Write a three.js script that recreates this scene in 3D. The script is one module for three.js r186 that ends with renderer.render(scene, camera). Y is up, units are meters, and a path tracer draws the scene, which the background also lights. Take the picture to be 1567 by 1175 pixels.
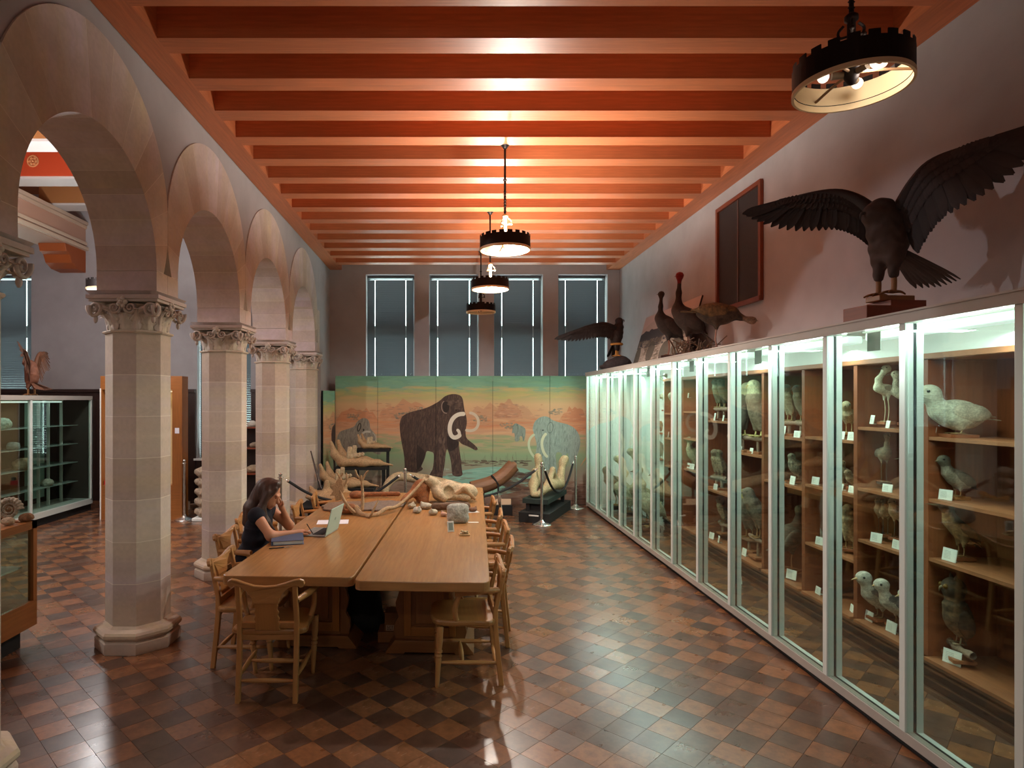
import * as THREE from 'three';
import { mergeGeometries, toCreasedNormals } from 'three/addons/utils/BufferGeometryUtils.js';
import { RoundedBoxGeometry } from 'three/addons/geometries/RoundedBoxGeometry.js';
import { RectAreaLightUniformsLib } from 'three/addons/lights/RectAreaLightUniformsLib.js';

// ---------------------------------------------------------------- camera, sky, lights, exposure
const renderer = new THREE.WebGLRenderer({ antialias: true });
renderer.toneMapping = THREE.LinearToneMapping;
renderer.toneMappingExposure = 1.0;
renderer.shadowMap.enabled = true;
RectAreaLightUniformsLib.init();
const scene = new THREE.Scene();
scene.background = new THREE.Color().setRGB(9.0, 10.0, 10.6);          // overcast sky behind the blinds
const F = 960, HEIGHT = 1.95;                                            // focal length in pixels of the 1567 x 1175 frame, lens height
const camera = new THREE.PerspectiveCamera(2 * Math.atan(612 / F) * 180 / Math.PI, 1770 / 1224, 0.05, 60);
camera.position.set(0, HEIGHT, 0);
camera.setViewOffset(1770, 1224, 203, 0, 1567, 1175);                    // shifted lens: one-point perspective, vanishing point (682, 612)
scene.add(camera);
const CASE_LIGHT = { color: [0.84, 1.0, 0.95], down: 38, room: 62, shelf: 18 };   // fluorescent strips in the glazed bird case
const LAMP_LIGHT = { color: [1.0, 0.90, 0.79], near: 0.35, lit: 20, far: 28, dim: 0.0, aisle: 12, aisleNear: 12, aisleMid: 30, behind: 6 };
const SIDE_LIGHT = { color: [0.85, 1.0, 0.93], power: 3 };

// ---------------------------------------------------------------- helpers
const { PI, sin, cos, sqrt, abs, min, max, floor, atan2, hypot } = Math;
let seed = 7;
const rnd = () => { seed = (seed * 1664525 + 1013904223) >>> 0; return seed / 4294967296; };
const rr = (a, b) => a + (b - a) * rnd();
const V = (x, y, z) => new THREE.Vector3(x, y, z);
const hash = (x, y, z) => { let n = sin(x * 127.1 + y * 311.7 + z * 74.7) * 43758.5453; return n - floor(n); };
function vnoise(x, y, z = 0) {
  const i = floor(x), j = floor(y), k = floor(z), f = x - i, g = y - j, h = z - k;
  const u = f * f * (3 - 2 * f), v = g * g * (3 - 2 * g), w = h * h * (3 - 2 * h);
  let s = 0;
  for (let a = 0; a < 2; a++) for (let b = 0; b < 2; b++) for (let c = 0; c < 2; c++)
    s += hash(i + a, j + b, k + c) * (a ? u : 1 - u) * (b ? v : 1 - v) * (c ? w : 1 - w);
  return s;
}
const fbm = (x, y, z = 0) => 0.5 * vnoise(x, y, z) + 0.27 * vnoise(2.1 * x + 5, 2.1 * y, 2.1 * z) + 0.15 * vnoise(4.3 * x, 4.3 * y + 9, 4.3 * z) + 0.08 * vnoise(8.9 * x, 8.9 * y, 8.9 * z + 3);
const taken = {};
const numbered = (n) => { const k = taken[n] = (taken[n] ?? -1) + 1; return k ? n + '_' + String(k).padStart(3, '0') : n; };

// grey-scale surface textures, tileable by mirroring
function texture(size, fn, rep = 1, srgb = true) {
  const d = new Uint8Array(size * size * 4);
  for (let y = 0; y < size; y++) for (let x = 0; x < size; x++) {
    const v = fn(x / size, y / size), o = (y * size + x) * 4;
    const c = Array.isArray(v) ? v : [v, v, v];
    for (let k = 0; k < 3; k++) d[o + k] = max(0, min(255, c[k] * 255));
    d[o + 3] = 255;
  }
  const t = new THREE.DataTexture(d, size, size);
  t.wrapS = t.wrapT = THREE.MirroredRepeatWrapping; t.magFilter = THREE.LinearFilter; t.minFilter = THREE.LinearFilter;
  if (srgb) t.colorSpace = THREE.SRGBColorSpace;
  t.repeat.set(rep, rep); t.needsUpdate = true; return t;
}
const TX = {
  wood: texture(512, (u, v) => { const g = fbm(u * 5, v * 70), r = vnoise(u * 1.5 + 3 * vnoise(v * 2, 1), v * 9 + 2 * vnoise(u * 3, 4)); return 0.80 + 0.16 * g + 0.10 * (r - 0.5); }, 1.0),
  woodB: texture(256, (u, v) => fbm(u * 4, v * 60), 1.0, false),
  stone: texture(512, (u, v) => { const a = fbm(u * 6, v * 6), b = vnoise(u * 90, v * 90), c = fbm(u * 2 + 7, v * 9 + 3); return [0.84 + 0.15 * a + 0.04 * (b - 0.5), 0.82 + 0.16 * a + 0.04 * (b - 0.5), 0.79 + 0.18 * a * c * 2 + 0.04 * (b - 0.5)]; }, 0.6),
  stoneB: texture(256, (u, v) => 0.5 * vnoise(u * 60, v * 60) + 0.5 * vnoise(u * 120, v * 120), 2, false),
  plaster: texture(512, (u, v) => { const a = fbm(u * 4, v * 4), b = fbm(u * 14 + 3, v * 14); return [0.86 + 0.12 * a + 0.04 * b, 0.85 + 0.12 * a + 0.05 * b, 0.84 + 0.13 * a + 0.05 * b]; }, 0.45),
  plasterB: texture(256, (u, v) => fbm(u * 16, v * 16), 1, false),
  floor: texture(512, (u, v) => { const a = fbm(u * 7, v * 7), b = fbm(u * 30, v * 30); return 0.70 + 0.28 * a + 0.18 * (b - 0.4); }, 2.2),
  floorR: texture(512, (u, v) => { const a = fbm(u * 5 + 3, v * 5), b = fbm(u * 3, v * 26); return 0.17 + 0.30 * a * a + 0.14 * b; }, 0.5, false),
  floorB: texture(256, (u, v) => fbm(u * 6, v * 6), 1.1, false),
  speck: texture(256, (u, v) => { const a = vnoise(u * 40, v * 40), b = vnoise(u * 16, v * 16); return 0.72 + 0.2 * a + 0.14 * (b - 0.3); }, 4),
};
const C = (h) => new THREE.Color(h);
function M(color, rough = 0.7, o = {}) {
  const { map, bump, bs = 0.001, rm, metal = 0, ...rest } = o;
  const m = new (rest.transmission || rest.clearcoat || rest.sheen ? THREE.MeshPhysicalMaterial : THREE.MeshStandardMaterial)({ color: C(color), roughness: rough, metalness: metal, ...rest });
  if (map) m.map = TX[map]; if (bump) { m.bumpMap = TX[bump]; m.bumpScale = bs; } if (rm) m.roughnessMap = TX[rm];
  return m;
}
const wood = (c, r = 0.42, o = {}) => M(c, r, { map: 'wood', bump: 'woodB', bs: 0.0004, ...o });
const MT = {
  stone: M('#dccfc5', 0.85, { map: 'stone', bump: 'stoneB', bs: 0.0006 }), stone2: M('#d5c6ba', 0.85, { map: 'stone', bump: 'stoneB', bs: 0.0006 }), stone3: M('#e0d5cc', 0.85, { map: 'stone', bump: 'stoneB', bs: 0.0006 }),
  mortar: M('#e2d8c8', 0.95),
  plaster: M('#b3afb1', 0.9, { map: 'plaster', bump: 'plasterB', bs: 0.001 }),
    orange: M('#d87f50', 0.46, { map: 'wood', bump: 'woodB', bs: 0.0002 }),
  oak: wood('#bd8752', 0.25), oakEdge: wood('#b5732f', 0.4), oakDark: wood('#9c6331', 0.45), chair: wood('#c68c52', 0.36), chair2: wood('#ba8147', 0.38),
  caseWood: wood('#98512d', 0.5), caseShelf: wood('#ad6c46', 0.5), darkWood: wood('#3a211a', 0.45), redWood: wood('#8a4022', 0.5), honey: wood('#a5652f', 0.4),
  alu: M('#d3d9d3', 0.4), aluWarm: M('#a89f96', 0.42), gasket: M('#0b0c0e', 0.6), white: M('#e8e8e2', 0.7), card: M('#eef2ea', 0.8),
  black: M('#0d0b0c', 0.5, { metal: 0.3 }), blackMatte: M('#141314', 0.8), chrome: M('#d9d9d6', 0.22, { metal: 0.95 }), rope: M('#151417', 0.75),
  cream: M('#e9cfa4', 0.6), bone: M('#c9a377', 0.7, { map: 'speck' }), bonePale: M('#d8bf98', 0.65, { map: 'speck' }), boneRed: M('#a9683a', 0.75, { map: 'speck' }), tusk: M('#94684a', 0.55, { map: 'wood' }),
  glass: new THREE.MeshPhysicalMaterial({ color: C('#eef8f3'), roughness: 0.02, transmission: 1, thickness: 0, ior: 1.5 }),
  paper: M('#e6e4ee', 0.85),
};

// ------- geometry
function boxUV(g, swap) {          // uv in metres, projected along each face's main axis; u follows the longer side
  const p = g.attributes.position, n = p.count, uv = new Float32Array(n * 2);
  g.computeBoundingBox(); const s = g.boundingBox.getSize(V(0, 0, 0)).toArray();
  const a = V(0, 0, 0), b = V(0, 0, 0), c = V(0, 0, 0);
  for (let i = 0; i < n; i += 3) {
    a.fromBufferAttribute(p, i); b.fromBufferAttribute(p, i + 1).sub(a); c.fromBufferAttribute(p, i + 2).sub(a); b.cross(c);
    const m = [abs(b.x), abs(b.y), abs(b.z)], k = m[0] > m[1] ? (m[0] > m[2] ? 0 : 2) : (m[1] > m[2] ? 1 : 2);
    let [q, r] = [[2, 1], [0, 2], [0, 1]][k]; if (s[r] > s[q]) [q, r] = [r, q]; if (swap) [q, r] = [r, q];
    for (let j = 0; j < 3; j++) { const e = [p.getX(i + j), p.getY(i + j), p.getZ(i + j)]; uv[(i + j) * 2] = e[q]; uv[(i + j) * 2 + 1] = e[r]; }
  }
  g.setAttribute('uv', new THREE.BufferAttribute(uv, 2)); return g;
}
function join(list, keepUV) {
  const out = [].concat(list).map((g) => { const q = g.index ? g.toNonIndexed() : g; for (const k of Object.keys(q.attributes)) if (!['position', 'normal', 'uv', 'color'].includes(k)) q.deleteAttribute(k); if (!q.attributes.normal) q.computeVertexNormals(); if (!keepUV) q.deleteAttribute('uv'); return q; });
  const g = out.length > 1 ? mergeGeometries(out) : out[0];
  return keepUV ? g : boxUV(g);
}
function mesh(name, geos, m, parent, keepUV) {
  const o = new THREE.Mesh(join(geos, keepUV), m); o.name = parent === scene ? numbered(name) : name; o.castShadow = o.receiveShadow = true; parent.add(o); return o;
}
function thing(name, label, category, [x, y, z] = [0, 0, 0], turn = 0, group) {
  const o = new THREE.Group(); o.name = numbered(name); o.position.set(x, y, z); o.rotation.y = turn; o.userData = { label, category }; if (group) o.userData.group = group; scene.add(o); return o;
}
function single(name, label, category, geos, m, group) { const o = mesh(name, geos, m, scene); o.userData = { label, category }; if (group) o.userData.group = group; return o; }
function structure(name, label) { const o = new THREE.Group(); o.name = name; o.userData = { kind: 'structure', label, category: name.split('_')[0] }; scene.add(o); return o; }
function copyOf(src, label, [x, y, z], turn = src.rotation.y) { const o = src.clone(); o.name = numbered(src.name.replace(/_\d+$/, '')); o.userData = { ...src.userData, label }; o.position.set(x, y, z); o.rotation.y = turn; scene.add(o); return o; }
const T = (g, x = 0, y = 0, z = 0, rx = 0, ry = 0, rz = 0, s = 1) => { g.applyMatrix4(new THREE.Matrix4().compose(V(x, y, z), new THREE.Quaternion().setFromEuler(new THREE.Euler(rx, ry, rz, 'YXZ')), Array.isArray(s) ? V(...s) : V(s, s, s))); return g; };
const box = (w, h, d, x = 0, y = 0, z = 0, rx = 0, ry = 0, rz = 0) => T(new THREE.BoxGeometry(w, h, d), x, y, z, rx, ry, rz);
const span = (x0, x1, y0, y1, z0, z1) => box(abs(x1 - x0), abs(y1 - y0), abs(z1 - z0), (x0 + x1) / 2, (y0 + y1) / 2, (z0 + z1) / 2);
const rbox = (w, h, d, r, x = 0, y = 0, z = 0, rx = 0, ry = 0, rz = 0) => T(new RoundedBoxGeometry(w, h, d, 2, r), x, y, z, rx, ry, rz);
const cyl = (r0, r1, h, n, x = 0, y = 0, z = 0, rx = 0, ry = 0, rz = 0) => T(new THREE.CylinderGeometry(r0, r1, h, n), x, y, z, rx, ry, rz);
const ball = (r, x, y, z, s = 1, n = 12) => T(new THREE.SphereGeometry(r, n, max(6, n * 0.7 | 0)), x, y, z, 0, 0, 0, s);
const lathe = (pts, n = 16) => new THREE.LatheGeometry(pts.map(([r, y]) => new THREE.Vector2(r, y)), n);
function tube(pts, r, seg = 16, rad = 8, closed = false) {      // r: number or function of t
  const c = new THREE.CatmullRomCurve3(pts.map((p) => Array.isArray(p) ? V(...p) : p), closed);
  const g = new THREE.TubeGeometry(c, seg, 1, rad, closed), p = g.attributes.position, f = typeof r === 'function' ? r : () => r;
  for (let i = 0; i <= seg; i++) { const q = c.getPointAt(i / seg); for (let j = 0; j <= rad; j++) { const k = i * (rad + 1) + j, s = f(i / seg); p.setXYZ(k, q.x + (p.getX(k) - q.x) * s, q.y + (p.getY(k) - q.y) * s, q.z + (p.getZ(k) - q.z) * s); } }
  g.computeVertexNormals(); return g;
}
function extr(pts, depth, bevel = 0.004, smooth) {               // outline in x, y, thickness along z, centred
  const s = new THREE.Shape();
  if (smooth) { s.moveTo(...pts[0]); s.splineThru(pts.slice(1).concat([pts[0]]).map((p) => new THREE.Vector2(...p))); } else { s.moveTo(...pts[0]); pts.slice(1).forEach((p) => s.lineTo(...p)); s.closePath(); }
  const g = new THREE.ExtrudeGeometry(s, { depth: depth - 2 * bevel, bevelEnabled: bevel > 0, bevelThickness: bevel, bevelSize: bevel, bevelOffset: -bevel, bevelSegments: 2, curveSegments: smooth ? 5 : 8 });
  g.translate(0, 0, -depth / 2 + bevel); return g;
}
const polyPrism = (pts, x0, x1) => {      // pts in (z, y), prism along x
  const s = new THREE.Shape(pts.map(([z, y]) => new THREE.Vector2(z, y))), g = new THREE.ExtrudeGeometry(s, { depth: abs(x1 - x0), bevelEnabled: false });
  g.rotateY(-PI / 2); g.translate(max(x0, x1), 0, 0); return g;        // (z,y) shape: local x -> world z
};
// ------- distance fields: rounded cones and ellipsoids joined smoothly, meshed by surface nets
const cone = (a, ra, b, rb) => ({ a, ra, b, rb });
function fieldOf(prims, k) {
  const list = prims.map((q) => q.c ? q : { ...q, d: [q.b[0] - q.a[0], q.b[1] - q.a[1], q.b[2] - q.a[2]] });
  for (const q of list) if (q.d) q.l = max(1e-9, q.d[0] ** 2 + q.d[1] ** 2 + q.d[2] ** 2);
  return (x, y, z) => {
    let m = 1e3;
    for (const q of list) {
      let e;
      if (q.c) { const X = (x - q.c[0]), Y = y - q.c[1], Z = z - q.c[2]; let u = X, v = Y; if (q.t) { const s = sin(q.t), o = cos(q.t); u = X * o + Y * s; v = -X * s + Y * o; } const w = hypot(u / q.r[0], v / q.r[1], Z / q.r[2]); e = (w - 1) * min(q.r[0], q.r[1], q.r[2]) * (w > 1 ? 1 : 1); }
      else { const X = x - q.a[0], Y = y - q.a[1], Z = z - q.a[2]; const t = max(0, min(1, (X * q.d[0] + Y * q.d[1] + Z * q.d[2]) / q.l)); e = hypot(X - t * q.d[0], Y - t * q.d[1], Z - t * q.d[2]) - q.ra - t * (q.rb - q.ra); }
      if (q.cut) { m = max(m, -e); continue; }
      const kk = q.k ?? k, h = max(kk - abs(m - e), 0) / kk; m = min(m, e) - h * h * kk / 4;
    }
    return m;
  };
}
function bounds(prims, pad) {
  const lo = [1e9, 1e9, 1e9], hi = [-1e9, -1e9, -1e9];
  const add = (p, r) => { for (let i = 0; i < 3; i++) { const q = Array.isArray(r) ? max(...r) : r; lo[i] = min(lo[i], p[i] - q - pad); hi[i] = max(hi[i], p[i] + q + pad); } };
  for (const q of prims) if (!q.cut) { if (q.c) add(q.c, q.r); else { add(q.a, q.ra); add(q.b, q.rb); } }
  return [lo, hi];
}
function blob(prims, k, cell, colour, warp) {
  const f0 = fieldOf(prims, k), f = warp ? (x, y, z) => f0(x, y, z) + warp(x, y, z) : f0, [lo, hi] = bounds(prims, cell * 2.5 + k * 0.3);
  const n = lo.map((l, i) => Math.ceil((hi[i] - l) / cell) + 1), [nx, ny, nz] = n, S = new Float32Array(nx * ny * nz);
  for (let z = 0, i = 0; z < nz; z++) for (let y = 0; y < ny; y++) for (let x = 0; x < nx; x++, i++) S[i] = f(lo[0] + x * cell, lo[1] + y * cell, lo[2] + z * cell);
  const id = new Int32Array(nx * ny * nz).fill(-1), pos = [], idx = [], at = (x, y, z) => x + nx * (y + ny * z);
  for (let z = 0; z < nz - 1; z++) for (let y = 0; y < ny - 1; y++) for (let x = 0; x < nx - 1; x++) {
    let cx = 0, cy = 0, cz = 0, c = 0;
    const e = (x0, y0, z0, x1, y1, z1) => { const a = S[at(x + x0, y + y0, z + z0)], b = S[at(x + x1, y + y1, z + z1)]; if ((a < 0) !== (b < 0)) { const t = a / (a - b); cx += x0 + t * (x1 - x0); cy += y0 + t * (y1 - y0); cz += z0 + t * (z1 - z0); c++; } };
    e(0, 0, 0, 1, 0, 0); e(0, 1, 0, 1, 1, 0); e(0, 0, 1, 1, 0, 1); e(0, 1, 1, 1, 1, 1); e(0, 0, 0, 0, 1, 0); e(1, 0, 0, 1, 1, 0); e(0, 0, 1, 0, 1, 1); e(1, 0, 1, 1, 1, 1); e(0, 0, 0, 0, 0, 1); e(1, 0, 0, 1, 0, 1); e(0, 1, 0, 0, 1, 1); e(1, 1, 0, 1, 1, 1);
    if (c) { id[at(x, y, z)] = pos.length / 3; pos.push(lo[0] + (x + cx / c) * cell, lo[1] + (y + cy / c) * cell, lo[2] + (z + cz / c) * cell); }
  }
  const quad = (a, b, c, d, flip) => { if (a < 0 || b < 0 || c < 0 || d < 0) return; flip ? idx.push(a, c, b, b, c, d) : idx.push(a, b, c, b, d, c); };
  for (let z = 1; z < nz - 1; z++) for (let y = 1; y < ny - 1; y++) for (let x = 1; x < nx - 1; x++) {
    const s = S[at(x, y, z)] < 0;
    if (s !== S[at(x + 1, y, z)] < 0) quad(id[at(x, y - 1, z - 1)], id[at(x, y, z - 1)], id[at(x, y - 1, z)], id[at(x, y, z)], !s);
    if (s !== S[at(x, y + 1, z)] < 0) quad(id[at(x - 1, y, z - 1)], id[at(x, y, z - 1)], id[at(x - 1, y, z)], id[at(x, y, z)], s);
    if (s !== S[at(x, y, z + 1)] < 0) quad(id[at(x - 1, y - 1, z)], id[at(x, y - 1, z)], id[at(x - 1, y, z)], id[at(x, y, z)], !s);
  }
  const g = new THREE.BufferGeometry(), P = new Float32Array(pos), N = new Float32Array(pos.length), e = cell * 0.5;
  for (let i = 0; i < P.length; i += 3) { const [x, y, z] = [P[i], P[i + 1], P[i + 2]], v = V(f(x + e, y, z) - f(x - e, y, z), f(x, y + e, z) - f(x, y - e, z), f(x, y, z + e) - f(x, y, z - e)).normalize(); N[i] = v.x; N[i + 1] = v.y; N[i + 2] = v.z; }
  g.setAttribute('position', new THREE.BufferAttribute(P, 3)); g.setAttribute('normal', new THREE.BufferAttribute(N, 3)); g.setIndex(idx);
  if (colour) { const K = new Float32Array(P.length); for (let i = 0; i < P.length; i += 3) K.set(colour(P[i], P[i + 1], P[i + 2], N[i], N[i + 1], N[i + 2]), i); g.setAttribute('color', new THREE.BufferAttribute(K, 3)); }
  return g;
}

// ================================================================ THE SETTING
const XL = -2.25, XLB = -2.71, XW = 3.38, XC = 2.555, XI = 3.22, ZEND = -12.2, ZBACK = 1.7, CEIL = 4.48, XAISLE = -9.6, AISLE_TOP = 5.95;
const FRONT = 2.446;                                                       // top of the glazed case
// ---- floor of small diagonal tiles
{
  const fl = structure('floor', 'waxed floor of brown and dark diagonal checker tiles');
  mesh('slab', span(XAISLE - 0.3, 4.0, -0.2, -0.006, ZEND - 0.4, ZBACK + 0.3), M('#3a2a22', 0.8), fl);
  const S = 0.184, hs = S / 2 - 0.0005, R = sqrt(0.5);
  const tones = ['#9a6440', '#8e5c3c', '#a06c48', '#94603e', '#8a5c3e', '#664838', '#5e4335', '#6c4d3c', '#5a4034', '#684636'];
  const tileGeo = (seedv) => { const t = 0.0006, h = hs - t; const g = mergeGeometries([T(new THREE.PlaneGeometry(2 * h, 2 * h), 0, 0, 0, -PI / 2)].concat([0, 1, 2, 3].map((k) => { const q = new THREE.BufferGeometry(); q.setAttribute('position', new THREE.BufferAttribute(new Float32Array([-h, 0, h, -hs, -0.006, hs, h, 0, h, h, 0, h, -hs, -0.006, hs, hs, -0.006, hs]), 3)); q.computeVertexNormals(); q.rotateY(k * PI / 2); return q; }).map((q) => { q.setAttribute('uv', new THREE.BufferAttribute(new Float32Array(12), 2)); return q; })).map((q) => q.index ? q.toNonIndexed() : q));
    const p = g.attributes.position, uv = g.attributes.uv; for (let i = 0; i < p.count; i++) uv.setXY(i, p.getX(i) + seedv * 0.37, p.getZ(i) + seedv * 0.61); return g; };
  const geos = tones.map((_, i) => tileGeo(i)), mats = tones.map((c) => M(c, 0.9, { map: 'floor', rm: 'floorR', bump: 'floorB', bs: 0.0004, clearcoat: 0.55, clearcoatRoughness: 0.2 }));
  mats.forEach((m) => { m.roughness = 1; });
  const all = [];
  for (let i = -70; i < 70; i++) for (let j = -70; j < 70; j++) {
    const x = (i + j) * S * R + 0.02, z = (i - j) * S * R - 5.02; if (x < XAISLE || x > 3.66 || z < ZEND || z > ZBACK) continue;
    const d = -z, px = 682 + x * F / d, py = 612 + HEIGHT * F / d, seen = d > 0.5 && px > -10 && px < 1480 && py < 1190;
    const under = x > -1.5 && x < 0.3 && d > 4.3 && d < 8.4;
    const dark = ((i % 2) + (j % 2)) % 2 !== 0; let tone = (dark ? 5 : 0) + (hash(i, j, 1) * 5 | 0); if (hash(i, j, 2) < 0.13) tone = (tone + 5) % 10;
    all.push({ x, z, tone, order: seen && !under ? d + abs(x) * 0.15 : 100 + d, tilt: [0.0026 * (hash(i, j, 5) - 0.5), 0.0026 * (hash(i, j, 6) - 0.5)] });
  }
  all.sort((a, b) => a.order - b.order);
  all.slice(0, 300).forEach((t) => { const o = new THREE.Mesh(geos[t.tone], mats[t.tone]); o.name = 'tile'; o.position.set(t.x, 0, t.z); o.rotation.set(t.tilt[0], PI / 4, t.tilt[1], 'YXZ'); o.receiveShadow = o.castShadow = true; fl.add(o); });
  tones.forEach((_, k) => {
    const list = all.slice(300).filter((t) => t.tone === k).map((t) => T(geos[k].clone(), t.x, 0, t.z, t.tilt[0], PI / 4, t.tilt[1]));
    const o = new THREE.Mesh(mergeGeometries(list), mats[k]); o.name = 'far_tiles'; o.userData.kind = 'stuff'; o.receiveShadow = true; fl.add(o);
  });
}
// ---- end wall with five tall windows
const WIN = [[-1.55, -0.61], [-0.32, 0.64], [0.94, 1.89], [2.19, 3.15], [-4.83, -3.79], [-9.1, -8.06]], SILL = 0.82, WTOP = 4.39;
{
  const w = structure('wall_end', 'grey plaster end wall pierced by tall windows');
  const s = new THREE.Shape(); s.moveTo(XAISLE - 0.3, -0.2); s.lineTo(4.0, -0.2); s.lineTo(4.0, 6.3); s.lineTo(XAISLE - 0.3, 6.3); s.closePath();
  for (const [a, b] of WIN) { const h = new THREE.Path(); h.moveTo(a, SILL); h.lineTo(a, WTOP); h.lineTo(b, WTOP); h.lineTo(b, SILL); h.closePath(); s.holes.push(h); }
  const g = new THREE.ExtrudeGeometry(s, { depth: 0.36, bevelEnabled: false }); g.translate(0, 0, ZEND - 0.36); mesh('plaster', g, MT.plaster, w);
}
const slatMat = M('#686e73', 0.6, { transmission: 0.08 }), winFrame = M('#cfd3d2', 0.6);
WIN.forEach(([a, b], i) => {
  const w = structure('window_' + (i + 1), 'tall double sash window with pale frame behind a blind'), zf = ZEND - 0.25, c = (a + b) / 2, ww = b - a;
  const fr = [span(a, a + 0.05, SILL, WTOP, zf - 0.04, zf + 0.04), span(b - 0.05, b, SILL, WTOP, zf - 0.04, zf + 0.04), span(a, b, WTOP - 0.06, WTOP, zf - 0.04, zf + 0.04), span(a, b, SILL, SILL + 0.07, zf - 0.04, zf + 0.04)];
  mesh('window_frame', fr, winFrame, w);
  mesh('meeting_rail', span(a, b, 3.18, 3.42, zf - 0.035, zf + 0.035), winFrame, w);
  mesh('window_pane', box(ww - 0.1, WTOP - SILL - 0.1, 0.004, c, (SILL + WTOP) / 2, zf), MT.glass, w);
  mesh('window_sill', span(a - 0.05, b + 0.05, SILL - 0.04, SILL, ZEND - 0.2, ZEND + 0.06), MT.white, w);
  const names = ['beside the arcade wall', 'second from the arcade, above the mammoth painting', 'third from the arcade, above the mammoth painting', 'nearest the bird case, behind the spread black bird', 'in the side hall window behind the columns', 'in the side hall window above the mineral case'];
  const t = thing('venetian_blind', 'dark grey closed venetian blind ' + names[i], 'blind', [c, SILL, ZEND - 0.13], 0, 'venetian blinds of the end wall');
  const hw = ww / 2 - 0.012, cords = [-hw + 0.15, hw - 0.16], n = floor((WTOP - SILL - 0.08) / 0.044), parts = [], ladders = [];
  const cuts = [-hw, cords[0] - 0.0065, cords[0] + 0.0065, cords[1] - 0.0065, cords[1] + 0.0065, hw - 0.012];
  for (let k = 0; k < n; k++) for (const q of [0, 2, 4]) parts.push(box(cuts[q + 1] - cuts[q], 0.0015, 0.050, (cuts[q] + cuts[q + 1]) / 2, 0.03 + k * 0.044, 0, -1.0));
  const sl = mesh('slats', parts, slatMat, t); sl.userData.kind = 'stuff';
  mesh('head_rail', box(ww - 0.04, 0.05, 0.05, 0, WTOP - SILL - 0.03, 0), M('#4a4f54', 0.5), t);
  for (const cx of cords) mesh('cord', [cyl(0.0025, 0.0025, WTOP - SILL - 0.06, 5, cx, (WTOP - SILL) / 2, 0.022)], M('#9a9a98', 0.8), t);
  mesh('bottom_rail', box(ww - 0.06, 0.02, 0.045, 0, 0.012, 0), M('#4a4f54', 0.5), t);
});
// ---- other walls, ceilings
{
  const w = structure('wall_right', 'grey plaster wall above the glazed bird case');
  mesh('plaster', [span(XW, 3.95, FRONT - 0.02, 6.3, ZEND, ZBACK), span(3.72, 3.95, -0.2, FRONT - 0.02, ZEND, ZBACK)], MT.plaster, w);
  const b = structure('wall_back', 'plaster wall closing the hall'); mesh('plaster', span(XAISLE - 0.3, 3.95, -0.2, 6.3, ZBACK, ZBACK + 0.3), MT.plaster, b);
  const l = structure('wall_aisle', 'plaster outer wall of the side hall'); mesh('plaster', span(XAISLE - 0.3, XAISLE, -0.2, 6.3, ZEND, ZBACK), MT.plaster, l);
}
{
  const c = structure('ceiling', 'orange painted ceiling of close-set beams');
  mesh('boards', span(XL, XW, CEIL + 0.34, CEIL + 0.5, ZEND, ZBACK), MT.orange, c);
  mesh('edge_beam', span(XL, -2.02, CEIL, CEIL + 0.36, ZEND, ZBACK), MT.orange, c); mesh('edge_beam', span(3.127, XW, CEIL, CEIL + 0.36, ZEND, ZBACK), MT.orange, c);
  for (let k = -10; k < 15; k++) { const d = 4.386 + 0.5505 * k; if (d + 0.195 > 12.2 || -d > ZBACK) continue; mesh('beam', span(-2.02, 3.127, CEIL, CEIL + 0.345, -d - 0.195, -d), MT.orange, c); }
}
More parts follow.
